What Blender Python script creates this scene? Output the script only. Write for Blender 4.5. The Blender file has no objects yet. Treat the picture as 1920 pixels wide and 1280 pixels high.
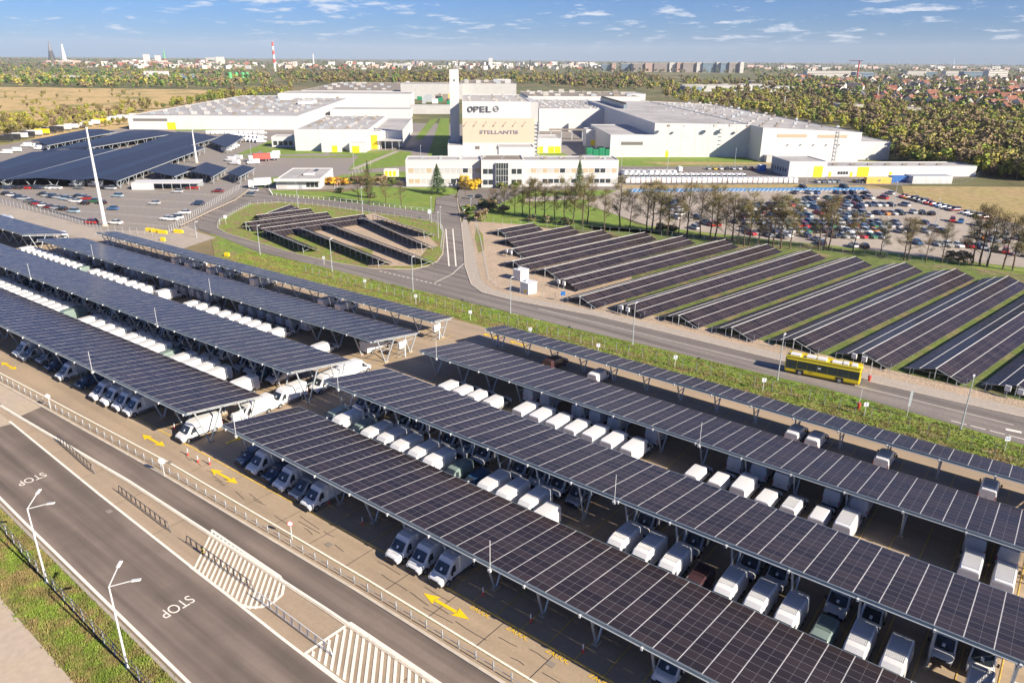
import bpy, bmesh, math, random
import numpy as np
from mathutils import Vector, Matrix
random.seed(7); np.random.seed(7)
R=math.radians; PI=math.pi
S=bpy.context.scene
COL=S.collection
# ------------------------------------------------------------------ camera
CAMP=Vector((0,0,50.5))
FOC=1385.7
_F=np.array([-0.5756006,0.73525493,-0.35788844]); _R=np.array([0.78560067,0.61868783,0.00754722]); _U=np.array([-0.22697035,0.27681321,0.93373385])
cd=bpy.data.cameras.new('camera'); cam=bpy.data.objects.new('camera',cd); COL.objects.link(cam)
cd.sensor_width=36; cd.lens=36*FOC/1920; cd.clip_start=1; cd.clip_end=60000
M=Matrix(((_R[0],_U[0],-_F[0],CAMP[0]),(_R[1],_U[1],-_F[1],CAMP[1]),(_R[2],_U[2],-_F[2],CAMP[2]),(0,0,0,1)))
cam.matrix_world=M
S.camera=cam
# ------------------------------------------------------------------ sky, sun, exposure
SUN_EL=29.0; SUN_AZ=1.0            # degrees, azimuth from +x towards +y
w=bpy.data.worlds.new('World'); S.world=w; w.use_nodes=True
nt=w.node_tree; nt.nodes.clear()
N=nt.nodes.new; LK=nt.links.new
out=N('ShaderNodeOutputWorld'); bg=N('ShaderNodeBackground'); sky=N('ShaderNodeTexSky')
sky.sky_type='NISHITA'; sky.sun_disc=False; sky.sun_elevation=R(SUN_EL); sky.sun_rotation=R(90-SUN_AZ)
sky.air_density=1.0; sky.dust_density=0.3; sky.ozone_density=3.0; sky.altitude=200
bg.inputs['Strength'].default_value=0.05
tint=N('ShaderNodeMix'); tint.data_type='RGBA'; tint.blend_type='MULTIPLY'; tint.inputs[0].default_value=1.0
tint.inputs[7].default_value=(0.30,0.57,1.14,1)
LK(sky.outputs[0],tint.inputs[6])
tc=N('ShaderNodeTexCoord'); sep=N('ShaderNodeSeparateXYZ'); LK(tc.outputs['Generated'],sep.inputs[0])
# clouds: flat banks of small cumulus, same all round the horizon and overhead
den=N('ShaderNodeMath'); den.operation='ADD'; den.inputs[1].default_value=0.12; LK(sep.outputs['Z'],den.inputs[0])
dx=N('ShaderNodeMath'); dx.operation='DIVIDE'; LK(sep.outputs['X'],dx.inputs[0]); LK(den.outputs[0],dx.inputs[1])
dy=N('ShaderNodeMath'); dy.operation='DIVIDE'; LK(sep.outputs['Y'],dy.inputs[0]); LK(den.outputs[0],dy.inputs[1])
cv=N('ShaderNodeCombineXYZ'); LK(dx.outputs[0],cv.inputs[0]); LK(dy.outputs[0],cv.inputs[1])
n1=N('ShaderNodeTexNoise'); n1.inputs['Scale'].default_value=4.0; n1.inputs['Detail'].default_value=9; n1.inputs['Roughness'].default_value=0.64
LK(cv.outputs[0],n1.inputs['Vector'])
n2=N('ShaderNodeTexNoise'); n2.inputs['Scale'].default_value=1.0; n2.inputs['Detail'].default_value=3
LK(cv.outputs[0],n2.inputs['Vector'])
ad=N('ShaderNodeMath'); ad.operation='MULTIPLY_ADD'; LK(n2.outputs[0],ad.inputs[0]); ad.inputs[1].default_value=0.55; LK(n1.outputs[0],ad.inputs[2])
cr=N('ShaderNodeMapRange'); cr.inputs['From Min'].default_value=0.83; cr.inputs['From Max'].default_value=0.97; LK(ad.outputs[0],cr.inputs[0])
fade=N('ShaderNodeMapRange'); fade.inputs['From Min'].default_value=0.006; fade.inputs['From Max'].default_value=0.03; LK(sep.outputs['Z'],fade.inputs[0])
cm=N('ShaderNodeMath'); cm.operation='MULTIPLY'; LK(cr.outputs[0],cm.inputs[0]); LK(fade.outputs[0],cm.inputs[1])
cm2=N('ShaderNodeMath'); cm2.operation='MULTIPLY'; LK(cm.outputs[0],cm2.inputs[0]); cm2.inputs[1].default_value=0.85
cmix=N('ShaderNodeMix'); cmix.data_type='RGBA'; LK(cm2.outputs[0],cmix.inputs[0]); LK(tint.outputs[2],cmix.inputs[6]); cmix.inputs[7].default_value=(8.5,9.0,10.0,1)
LK(cmix.outputs[2],bg.inputs['Color']); LK(bg.outputs[0],out.inputs['Surface'])
sd=bpy.data.lights.new('sun','SUN'); sd.energy=5.0; sd.angle=R(0.5); sd.color=(1.0,0.89,0.73)
so=bpy.data.objects.new('sun',sd); COL.objects.link(so)
sv=Vector((math.cos(R(SUN_EL))*math.cos(R(SUN_AZ)),math.cos(R(SUN_EL))*math.sin(R(SUN_AZ)),math.sin(R(SUN_EL))))
so.rotation_euler=sv.to_track_quat('Z','Y').to_euler()
S.view_settings.view_transform='Standard'; S.view_settings.look='None'; S.view_settings.exposure=1.0; S.view_settings.gamma=1
S.view_settings.use_curve_mapping=False
# ------------------------------------------------------------------ measuring helpers (survey of the place)
def G(px,py,z=0.0):
    d=_F+((px-960)/FOC)*_R+((640-py)/FOC)*_U
    t=(z-50.5)/d[2]
    return Vector((d[0]*t,d[1]*t,z))
def proj(P):
    v=np.array([P[0],P[1],P[2]-50.5]); d=v@_F
    return (960+FOC*(v@_R)/d, 640-FOC*(v@_U)/d, d)
def hgt(bx,by,ty):
    P=G(bx,by); lo,hi=0.0,300.0
    for _ in range(40):
        m=(lo+hi)/2
        if proj((P[0],P[1],m))[1]>ty: lo=m
        else: hi=m
    return lo
# ------------------------------------------------------------------ materials
def mat(name,col,rough=0.8,metal=0.0,var=0.0,vs=1.0,bump=0.0,bs=5.0,col2=None,c2s=0.05,c2=(0.45,0.6),spec=None,alpha=None,coat=0,rnd=0,detail=4,streak=0):
    m=bpy.data.materials.new(name); m.use_nodes=True; t=m.node_tree; b=t.nodes['Principled BSDF']
    b.inputs['Base Color'].default_value=(*col,1); b.inputs['Roughness'].default_value=rough; b.inputs['Metallic'].default_value=metal
    if spec is not None: b.inputs['Specular IOR Level'].default_value=spec
    if coat: b.inputs['Coat Weight'].default_value=coat; b.inputs['Coat Roughness'].default_value=0.08
    if alpha is not None: b.inputs['Alpha'].default_value=alpha
    src=None
    if var or col2 or bump or rnd:
        g=t.nodes.new('ShaderNodeNewGeometry')
    if col2:
        n=t.nodes.new('ShaderNodeTexNoise'); n.inputs['Scale'].default_value=c2s; n.inputs['Detail'].default_value=6; n.inputs['Roughness'].default_value=0.65
        t.links.new(g.outputs['Position'],n.inputs['Vector'])
        r=t.nodes.new('ShaderNodeMapRange'); r.inputs[1].default_value=c2[0]; r.inputs[2].default_value=c2[1]; t.links.new(n.outputs[0],r.inputs[0])
        x=t.nodes.new('ShaderNodeMix'); x.data_type='RGBA'; t.links.new(r.outputs[0],x.inputs[0]); x.inputs[6].default_value=(*col,1); x.inputs[7].default_value=(*col2,1)
        src=x.outputs[2]
    if var:
        n=t.nodes.new('ShaderNodeTexNoise'); n.inputs['Scale'].default_value=vs; n.inputs['Detail'].default_value=detail; n.inputs['Roughness'].default_value=0.6
        t.links.new(g.outputs['Position'],n.inputs['Vector'])
        r=t.nodes.new('ShaderNodeMapRange'); r.inputs[1].default_value=0.3; r.inputs[2].default_value=0.7; r.inputs[3].default_value=1-var; r.inputs[4].default_value=1+var; t.links.new(n.outputs[0],r.inputs[0])
        x=t.nodes.new('ShaderNodeVectorMath'); x.operation='SCALE'; t.links.new(r.outputs[0],x.inputs['Scale'])
        if src: t.links.new(src,x.inputs[0])
        else: x.inputs[0].default_value=col
        src=x.outputs[0]
    if streak:
        # worn wheel tracks and old stains drawn out along the road
        mp=t.nodes.new('ShaderNodeMapping'); mp.inputs['Scale'].default_value=(0.018,0.62,0.1); t.links.new(g.outputs['Position'],mp.inputs['Vector'])
        n=t.nodes.new('ShaderNodeTexNoise'); n.inputs['Scale'].default_value=1.0; n.inputs['Detail'].default_value=5; t.links.new(mp.outputs[0],n.inputs['Vector'])
        r=t.nodes.new('ShaderNodeMapRange'); r.inputs[1].default_value=0.35; r.inputs[2].default_value=0.62; r.inputs[3].default_value=1-streak; r.inputs[4].default_value=1+streak*.7; t.links.new(n.outputs[0],r.inputs[0])
        x=t.nodes.new('ShaderNodeVectorMath'); x.operation='SCALE'; t.links.new(r.outputs[0],x.inputs['Scale']); t.links.new(src,x.inputs[0]); src=x.outputs[0]
    if rnd:
        o=t.nodes.new('ShaderNodeObjectInfo')
        r=t.nodes.new('ShaderNodeMapRange'); r.inputs[3].default_value=1-rnd; r.inputs[4].default_value=1+rnd; t.links.new(o.outputs['Random'],r.inputs[0])
        x=t.nodes.new('ShaderNodeVectorMath'); x.operation='SCALE'; t.links.new(r.outputs[0],x.inputs['Scale'])
        if src: t.links.new(src,x.inputs[0])
        else: x.inputs[0].default_value=col
        src=x.outputs[0]
    if src: t.links.new(src,b.inputs['Base Color'])
    if bump:
        n=t.nodes.new('ShaderNodeTexNoise'); n.inputs['Scale'].default_value=bs; n.inputs['Detail'].default_value=5
        t.links.new(g.outputs['Position'],n.inputs['Vector'])
        bb=t.nodes.new('ShaderNodeBump'); bb.inputs['Strength'].default_value=bump; bb.inputs['Distance'].default_value=0.3
        t.links.new(n.outputs[0],bb.inputs['Height']); t.links.new(bb.outputs[0],b.inputs['Normal'])
    return m
MT={}
def D(k,*a,**kw): MT[k]=mat(k,*a,**kw)
D('land',(0.105,0.115,0.035),0.95,var=0.35,vs=0.02,col2=(0.20,0.155,0.075),c2s=0.004,bump=0.3,bs=0.6)
D('dry_field',(0.50,0.35,0.15),0.95,var=0.25,vs=0.12,col2=(0.22,0.20,0.06),c2s=0.02,c2=(0.5,0.62),bump=0.5,bs=0.8)
D('meadow',(0.33,0.26,0.10),0.95,var=0.28,vs=0.35,col2=(0.36,0.26,0.12),c2s=0.05,c2=(0.42,0.6),bump=0.5,bs=1.5)
D('lawn',(0.15,0.235,0.028),0.95,var=0.25,vs=0.35,col2=(0.19,0.24,0.035),c2s=0.06,c2=(0.45,0.62),bump=0.5,bs=3)
D('array_turf',(0.12,0.16,0.03),0.95,var=0.35,vs=0.6,col2=(0.22,0.17,0.08),c2s=0.12,c2=(0.5,0.62),bump=0.5,bs=3)
D('verge',(0.18,0.25,0.03),0.95,var=0.4,vs=1.3,col2=(0.24,0.175,0.075),c2s=0.28,c2=(0.44,0.58),bump=0.8,bs=3)
D('verge_dry',(0.15,0.17,0.03),0.95,var=0.4,vs=1.5,col2=(0.27,0.20,0.085),c2s=0.25,c2=(0.40,0.56),bump=0.8,bs=3)
D('blade',(0.19,0.27,0.035),0.9,var=0.3,vs=0.5,col2=(0.26,0.20,0.08),c2s=0.3,c2=(0.42,0.58))
D('gravel',(0.45,0.34,0.24),0.95,var=0.22,vs=2.2,col2=(0.40,0.31,0.22),c2s=0.12,bump=0.6,bs=4)
D('concrete',(0.375,0.285,0.195),0.9,streak=0.10,var=0.07,vs=3.0,col2=(0.32,0.245,0.17),c2s=0.09,c2=(0.4,0.65),bump=0.05,bs=8)
D('concrete_pale',(0.45,0.365,0.265),0.9,var=0.08,vs=1.5,col2=(0.44,0.36,0.28),c2s=0.1)
D('asphalt',(0.19,0.148,0.12),0.9,streak=0.32,var=0.10,vs=9,col2=(0.155,0.122,0.10),c2s=0.12,c2=(0.4,0.6),bump=0.05,bs=20)
D('asphalt_mid',(0.20,0.175,0.155),0.9,streak=0.28,var=0.12,vs=2.5,col2=(0.18,0.155,0.14),c2s=0.05,c2=(0.42,0.6))
D('lot_asphalt',(0.25,0.22,0.19),0.9,var=0.12,vs=0.8,col2=(0.24,0.215,0.20),c2s=0.04)
D('lot_pale',(0.38,0.325,0.265),0.9,var=0.10,vs=0.5,col2=(0.32,0.275,0.23),c2s=0.03)
D('pave',(0.38,0.33,0.275),0.9,var=0.12,vs=2)
D('kerb',(0.52,0.45,0.36),0.85,var=0.15,vs=0.8)
D('paint_white',(0.80,0.74,0.64),0.7,var=0.10,vs=2.5)
D('paint_yellow',(0.85,0.55,0.01),0.6,var=0.08,vs=3)
D('paint_yellow_worn',(0.62,0.42,0.10),0.7,var=0.25,vs=2)
D('paint_blue',(0.05,0.25,0.55),0.7,var=0.15,vs=0.6)
D('tar',(0.05,0.045,0.045),0.8)
D('steel',(0.46,0.50,0.53),0.5,metal=0.35,var=0.06,vs=2)
D('steel_blue',(0.24,0.30,0.34),0.45,metal=0.4,var=0.06,vs=1)
D('backsheet',(0.04,0.042,0.05),0.7)
D('dark_rail',(0.10,0.10,0.11),0.5)
D('panel_frame',(0.30,0.285,0.285),0.5,metal=0.2)
D('alu',(0.78,0.76,0.72),0.45,metal=0.2)
D('white_metal',(0.66,0.66,0.65),0.4,var=0.05,vs=2)
D('white_wall',(0.57,0.565,0.56),0.7,var=0.035,vs=0.25)
D('white_wall2',(0.46,0.455,0.445),0.7,var=0.05,vs=0.2)
D('beige_wall',(0.56,0.455,0.345),0.7,var=0.03,vs=0.3)
D('grey_wall',(0.34,0.37,0.41),0.7,var=0.05,vs=0.3)
D('roof_pale',(0.42,0.405,0.39),0.85,var=0.07,vs=0.12,col2=(0.31,0.30,0.29),c2s=0.035,c2=(0.42,0.62))
D('roof_grey',(0.42,0.40,0.37),0.85,var=0.12,vs=0.15)
D('roof_brown',(0.24,0.205,0.17),0.85,var=0.15,vs=0.12)
D('door_yellow',(0.88,0.66,0.02),0.5)
D('glass_dark',(0.035,0.045,0.055),0.12,spec=0.6)
D('window_band',(0.17,0.16,0.15),0.3)
D('window_tan',(0.46,0.37,0.25),0.5)
D('dark',(0.03,0.03,0.035),0.7)
D('black_plastic',(0.03,0.03,0.035),0.55)
D('tyre',(0.025,0.025,0.025),0.85)
D('rim',(0.45,0.46,0.48),0.35,metal=0.6)
D('red_lamp',(0.55,0.02,0.02),0.3)
D('head_lamp',(0.55,0.6,0.66),0.1,spec=0.8)
D('van_white',(0.72,0.72,0.72),0.28,coat=0.4,rnd=0.05)
D('van_green',(0.20,0.265,0.245),0.3,coat=0.4)
D('van_blue',(0.025,0.075,0.16),0.25,coat=0.5)
D('van_dark',(0.06,0.03,0.035),0.25,coat=0.5)
D('van_silver',(0.42,0.45,0.48),0.3,coat=0.4,metal=0.3)
D('bus_yellow',(0.80,0.62,0.012),0.3,coat=0.5)
D('red_paint',(0.45,0.05,0.03),0.5)
D('red_white',(0.70,0.08,0.06),0.5)
D('green_bin',(0.01,0.22,0.10),0.6)
D('tank_green',(0.10,0.42,0.16),0.6)
D('orange_box',(0.80,0.46,0.08),0.6)
D('blue_box',(0.02,0.12,0.40),0.6)
D('sign_blue',(0.03,0.15,0.45),0.5)
D('paper',(0.75,0.78,0.80),0.6)
D('bark',(0.12,0.085,0.06),0.95,var=0.2,vs=3)
D('twig',(0.15,0.11,0.065),0.95,var=0.3,vs=0.3)
for k,c in (('leaf_olive',(0.225,0.205,0.058)),('leaf_brown',(0.21,0.155,0.085)),('leaf_green',(0.10,0.165,0.03)),('leaf_yellow',(0.32,0.29,0.045)),('leaf_dark',(0.035,0.07,0.028)),('leaf_gold',(0.62,0.40,0.02)),('leaf_rust',(0.36,0.15,0.03)),('leaf_spring',(0.21,0.265,0.04))):
    D(k,c,0.9,var=0.35,vs=0.08,rnd=0.22)
D('roof_red',(0.24,0.095,0.06),0.85,rnd=0.3)
D('roof_dark',(0.085,0.075,0.08),0.8,rnd=0.3)
D('house_wall',(0.62,0.56,0.48),0.85,rnd=0.2)
D('city_wall',(0.66,0.63,0.58),0.8,rnd=0.15)
D('block_blue',(0.17,0.25,0.33),0.7)
D('block_brown',(0.33,0.28,0.26),0.7)
D('block_pink',(0.55,0.38,0.32),0.7)
D('brick_red',(0.35,0.12,0.08),0.8)
D('mesh_fence',(0.30,0.32,0.30),0.6)
# solar cells: dark monocrystalline with faint busbar lines
def cells():
    m=bpy.data.materials.new('solar_cells'); m.use_nodes=True; t=m.node_tree; b=t.nodes['Principled BSDF']
    tc=t.nodes.new('ShaderNodeTexCoord'); sp=t.nodes.new('ShaderNodeSeparateXYZ'); t.links.new(tc.outputs['Object'],sp.inputs[0])
    def line(o,per,wd):
        a=t.nodes.new('ShaderNodeMath'); a.operation='MULTIPLY'; a.inputs[1].default_value=1/per; t.links.new(o,a.inputs[0])
        f=t.nodes.new('ShaderNodeMath'); f.operation='FRACT'; t.links.new(a.outputs[0],f.inputs[0])
        c=t.nodes.new('ShaderNodeMath'); c.operation='LESS_THAN'; c.inputs[1].default_value=wd; t.links.new(f.outputs[0],c.inputs[0]); return c.outputs[0]
    l1=line(sp.outputs['X'],0.0875,0.10); l2=line(sp.outputs['Y'],0.172,0.055)
    mx=t.nodes.new('ShaderNodeMath'); mx.operation='MAXIMUM'; t.links.new(l1,mx.inputs[0]); t.links.new(l2,mx.inputs[1])
    x=t.nodes.new('ShaderNodeMix'); x.data_type='RGBA'; t.links.new(mx.outputs[0],x.inputs[0]); x.inputs[7].default_value=(0.05,0.043,0.05,1)
    oi=t.nodes.new('ShaderNodeObjectInfo'); y=t.nodes.new('ShaderNodeMix'); y.data_type='RGBA'; t.links.new(oi.outputs['Random'],y.inputs[0])
    y.inputs[6].default_value=(0.019,0.014,0.016,1); y.inputs[7].default_value=(0.044,0.031,0.031,1)
    t.links.new(y.outputs[2],x.inputs[6]); t.links.new(x.outputs[2],b.inputs['Base Color'])
    b.inputs['Roughness'].default_value=0.25; b.inputs['Specular IOR Level'].default_value=0.24
    return m
MT['cells']=cells()
def far_panels(px,py,w1,w2,name):
    # far-off arrays, module joints as fine print in the material
    m=bpy.data.materials.new(name); m.use_nodes=True; t=m.node_tree; b=t.nodes['Principled BSDF']
    uv=t.nodes.new('ShaderNodeUVMap'); sp=t.nodes.new('ShaderNodeSeparateXYZ'); t.links.new(uv.outputs[0],sp.inputs[0])
    o=[]
    for s,per,wd in ((sp.outputs['X'],px,w1),(sp.outputs['Y'],py,w2)):
        a=t.nodes.new('ShaderNodeMath'); a.operation='MULTIPLY'; a.inputs[1].default_value=1/per; t.links.new(s,a.inputs[0])
        f=t.nodes.new('ShaderNodeMath'); f.operation='FRACT'; t.links.new(a.outputs[0],f.inputs[0])
        c=t.nodes.new('ShaderNodeMath'); c.operation='LESS_THAN'; c.inputs[1].default_value=wd/per; t.links.new(f.outputs[0],c.inputs[0]); o.append(c.outputs[0])
    mx=t.nodes.new('ShaderNodeMath'); mx.operation='MAXIMUM'; t.links.new(o[0],mx.inputs[0]); t.links.new(o[1],mx.inputs[1])
    x=t.nodes.new('ShaderNodeMix'); x.data_type='RGBA'; t.links.new(mx.outputs[0],x.inputs[0]); x.inputs[6].default_value=(0.020,0.021,0.028,1); x.inputs[7].default_value=(0.13,0.135,0.15,1)
    t.links.new(x.outputs[2],b.inputs['Base Color']); b.inputs['Roughness'].default_value=0.4; b.inputs['Specular IOR Level'].default_value=0.25
    return m
MT['far_cells']=far_panels(2.15,1.06,0.09,0.03,'far_cells')
# ------------------------------------------------------------------ object helpers
def tag(o,label=None,cat=None,group=None,kind=None):
    if label: o['label']=label
    if cat: o['category']=cat
    if group: o['group']=group
    if kind: o['kind']=kind
    return o
def empty(name,loc,rz=0,label=None,cat=None,group=None):
    o=bpy.data.objects.new(name,None); COL.objects.link(o); o.location=loc; o.rotation_euler=(0,0,rz); o.empty_display_size=0.2
    return tag(o,label,cat,group)
class MB:
    def __init__(s): s.v=[]; s.f=[]; s.m=[]; s.mats=[]
    def mi(s,k):
        if k not in s.mats: s.mats.append(k)
        return s.mats.index(k)
    def poly(s,pts,k): 
        b=len(s.v); s.v+= [tuple(p) for p in pts]; s.f.append(tuple(range(b,b+len(pts)))); s.m.append(s.mi(k)); return s
    def box(s,x0,x1,y0,y1,z0,z1,k,top=None,bot=False):
        b=len(s.v); s.v+=[(x0,y0,z0),(x1,y0,z0),(x1,y1,z0),(x0,y1,z0),(x0,y0,z1),(x1,y0,z1),(x1,y1,z1),(x0,y1,z1)]
        for i,f in enumerate(((0,1,5,4),(1,2,6,5),(2,3,7,6),(3,0,4,7),(4,5,6,7),(3,2,1,0))):
            s.f.append(tuple(b+q for q in f)); s.m.append(s.mi(top if (i==4 and top) else k))
        return s
    def bar(s,a,b_,wd,k,h=None,n=4):
        a=Vector(a); b_=Vector(b_); d=(b_-a).normalized(); up=Vector((0,0,1)) if abs(d.z)<0.95 else Vector((1,0,0))
        x=d.cross(up).normalized(); y=x.cross(d).normalized(); h=h or wd; b=len(s.v)
        for P in (a,b_):
            for i in range(n):
                an=2*PI*(i+0.5)/n; q=math.sqrt(2) if n==4 else 1
                s.v.append(tuple(P+x*math.cos(an)*wd/2*q+y*math.sin(an)*h/2*q))
        for i in range(n): j=(i+1)%n; s.f.append((b+i,b+j,b+n+j,b+n+i)); s.m.append(s.mi(k))
        s.f.append(tuple(b+i for i in range(n))[::-1]); s.m.append(s.mi(k)); s.f.append(tuple(b+n+i for i in range(n))); s.m.append(s.mi(k))
        return s
    def cyl(s,c,r0,r1,z0,z1,k,n=12,cap=None):
        b=len(s.v)
        for r,z in ((r0,z0),(r1,z1)):
            for i in range(n): s.v.append((c[0]+r*math.cos(2*PI*i/n),c[1]+r*math.sin(2*PI*i/n),z))
        for i in range(n): j=(i+1)%n; s.f.append((b+i,b+j,b+n+j,b+n+i)); s.m.append(s.mi(k))
        s.f.append(tuple(b+n+i for i in range(n))); s.m.append(s.mi(cap or k)); s.f.append(tuple(b+i for i in range(n))[::-1]); s.m.append(s.mi(k))
        return s
    def wheel(s,x,y,z,r,wd,n=14):
        b=len(s.v)
        for xx,rr in ((x-wd/2,r),(x+wd/2,r)):
            for i in range(n): s.v.append((xx,y+rr*math.cos(2*PI*i/n),z+rr*math.sin(2*PI*i/n)))
        for i in range(n): j=(i+1)%n; s.f.append((b+i,b+n+i,b+n+j,b+j)); s.m.append(s.mi('tyre'))
        s.f.append(tuple(b+i for i in range(n))); s.m.append(s.mi('tyre')); s.f.append(tuple(b+n+i for i in range(n))[::-1]); s.m.append(s.mi('tyre'))
        for sg in (-1,1):
            b=len(s.v)
            for i in range(8): s.v.append((x+sg*(wd/2+0.012),y+r*0.62*math.cos(2*PI*i/8),z+r*0.62*math.sin(2*PI*i/8)))
            s.f.append(tuple(b+i for i in range(8))); s.m.append(s.mi('rim'))
        return s
    def mesh(s,name,smooth=False):
        me=bpy.data.meshes.new(name); me.from_pydata(s.v,[],s.f)
        for k in s.mats: me.materials.append(MT[k])
        me.polygons.foreach_set('material_index',s.m)
        if smooth: me.polygons.foreach_set('use_smooth',[True]*len(s.f))
        me.update(); return me
    def build(s,name,parent=None,smooth=False,**kw):
        o=bpy.data.objects.new(name,s.mesh(name,smooth)); COL.objects.link(o)
        if parent is not None: o.parent=parent
        return tag(o,**kw)
def inst(name,me,parent=None,loc=(0,0,0),rz=0,**kw):
    o=bpy.data.objects.new(name,me); COL.objects.link(o); o.location=loc; o.rotation_euler=(0,0,rz)
    if parent is not None: o.parent=parent
    return tag(o,**kw)
def dup(root,loc,rz,label=None,group=None,cat=None):
    r=root.copy(); COL.objects.link(r); r.location=loc; r.rotation_euler=(0,0,rz)
    if label: r['label']=label
    if group: r['group']=group
    if cat: r['category']=cat
    for ch in root.children:
        c=ch.copy(); COL.objects.link(c); c.parent=r
        for g in ch.children:
            d=g.copy(); COL.objects.link(d); d.parent=c
    return r
_o1=['first','second','third','fourth','fifth','sixth','seventh','eighth','ninth','tenth','eleventh','twelfth','thirteenth','fourteenth','fifteenth','sixteenth','seventeenth','eighteenth','nineteenth']
_te=['twenty','thirty','forty','fifty','sixty','seventy','eighty','ninety']
ORD=_o1[:]
for q in _te:
    ORD.append(q[:-1]+'ieth'); ORD+=[q+'-'+e for e in _o1[:9]]
ORD=ORD+['hundredth']+['hundred-and-'+e for e in ORD[:99]]+['two-hundredth']+['two-hundred-'+e for e in ORD[:99]]
# ------------------------------------------------------------------ ground sheets
LZ=[0.0]
def sheet(name,pts,k,z,kind='structure',label=None,cat=None,uvm=None):
    b=MB(); b.poly([(p[0],p[1],z) for p in pts],k)
    o=b.build(name,kind=kind)
    # triangulate concave outlines properly
    bm=bmesh.new(); bm.from_mesh(o.data); bmesh.ops.triangulate(bm,faces=bm.faces); 
    for f in bm.faces:
        if f.normal.z<0: f.normal_flip()
    bm.to_mesh(o.data); bm.free()
    if label: tag(o,label,cat)
    return o
def pxs(L,z=0): return [G(a,b,z) for a,b in L]
def band(name,A,B,k,z,**kw): return sheet(name,list(A)+list(B)[::-1],k,z,**kw)
b=MB(); n=64; b.poly([(17000*math.cos(2*PI*i/n),17000*math.sin(2*PI*i/n),0) for i in range(n)],'land'); b.build('ground',kind='structure')
# ---- large regions
sheet('field',pxs([(-300,165),(0,163),(400,169),(440,185),(330,203),(255,216),(235,243),(60,265),(0,283),(-300,330)]),'dry_field',0.02)
sheet('yard',pxs([(-200,400),(-200,310),(60,262),(240,240),(540,225),(1150,240),(1500,290),(1830,325),(1700,347),(1165,352),(860,353),(850,372),(815,372),(760,352),(500,358),(380,430),(180,450),(0,430)]),'lot_asphalt',0.03)
for i,L in enumerate([[(440,291),(512,262),(530,262),(480,287)],[(488,281),(500,277),(600,277),(612,281),(609,288),(497,290)],[(455,292),(600,293),(660,292),(662,296),(560,296),(440,295)],
      [(617,283),(747,283),(772,285),(765,311),(653,320),(672,292),(617,289)],[(1001,288),(1055,287),(1080,298),(1000,298)],
      [(1146,294),(1297,292),(1385,293),(1430,304),(1480,301),(1478,309),(1280,312),(1162,312)],[(480,345),(502,335),(528,330),(516,345),(490,357)],
      [(800,297),(826,222),(842,222),(842,297)],[(632,330),(672,325),(760,322),(760,336),(700,342),(640,345)],[(320,232),(380,232),(400,245),(330,246)],[(776,262),(806,225),(822,222),(792,262)]]):
    sheet('lawn',pxs(L),'lawn',0.05+0.004*i)
sheet('path',pxs([(655,318),(740,284),(750,284),(668,318)]),'pave',0.10)
sheet('earth_patch',pxs([(1200,304),(1440,305),(1470,309),(1250,310)]),'meadow',0.11)
sheet('van_yard',pxs([(1162,314),(1300,313),(1500,312),(1700,330),(1830,330),(1690,348),(1480,346),(1165,349)]),'asphalt_mid',0.10)
sheet('front_lawn',pxs([(505,357),(640,361),(700,350),(762,352),(862,352),(857,363),(817,371),(813,398),(711,385.5),(607,374),(508,365)]),'lawn',0.12)
sheet('office_court',pxs([(857,352),(1160,352),(1170,360),(1120,372),(990,376),(905,400),(868,402),(857,372)]),'asphalt_mid',0.12)
sheet('tree_lawn',pxs([(990,358),(1165,357),(1150,364),(1090,372),(1210,430),(1240,440),(900,416),(888,405),(905,398)]),'lawn',0.125)
sheet('tree_court',pxs([(985,370),(1100,366),(1100,374),(985,379)]),'pave',0.13)
sheet('fence_strip',pxs([(880,402),(1240,425),(1300,434),(1450,451),(1560,461),(1780,488),(2000,510),(2000,545),(1600,480),(1280,437),(880,415)]),'lawn',0.10)
sheet('worker_car_park',pxs([(1098,384),(1168,352),(1665,355),(1690,365),(1925,425),(2100,460),(2100,520),(1925,503),(1780,488),(1560,461),(1450,451),(1300,434),(1215,424)]),'lot_pale',0.15)
sheet('blue_lane',pxs([(1180,355.5),(1618,352),(1628,357),(1180,361)]),'paint_blue',0.17)
b=MB()
for i in range(56):
    x=1183+i*7.9; p=pxs([(x,360.8),(x+1.6,360.8),(x+7,355),(x+5.6,355)]); b.poly([(q.x,q.y,0.19) for q in p],'paint_white')
b.build('bay_stripes',kind='structure')
sheet('grass_strip',pxs([(1165,348),(1480,346),(1640,349),(1665,355),(1168,352)]),'meadow',0.14)
sheet('meadow',pxs([(1690,349),(2050,352),(2100,455),(1925,424),(1695,365)]),'meadow',0.06)
sheet('south_meadow',pxs([(1880,330),(2100,330),(2100,420),(1900,350)]),'land',0.05)
sheet('visitor_car_park',pxs([(-150,352),(0,352),(240,352),(400,352),(470,350),(380,405),(352,425),(300,433),(192,431),(0,381),(-150,345)]),'lot_asphalt',0.06)
sheet('service_road',pxs([(-150,345),(0,381),(192,431),(300,437),(360,440),(330,470),(200,455),(0,420),(-150,395)]),'lot_pale',0.07)
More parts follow.
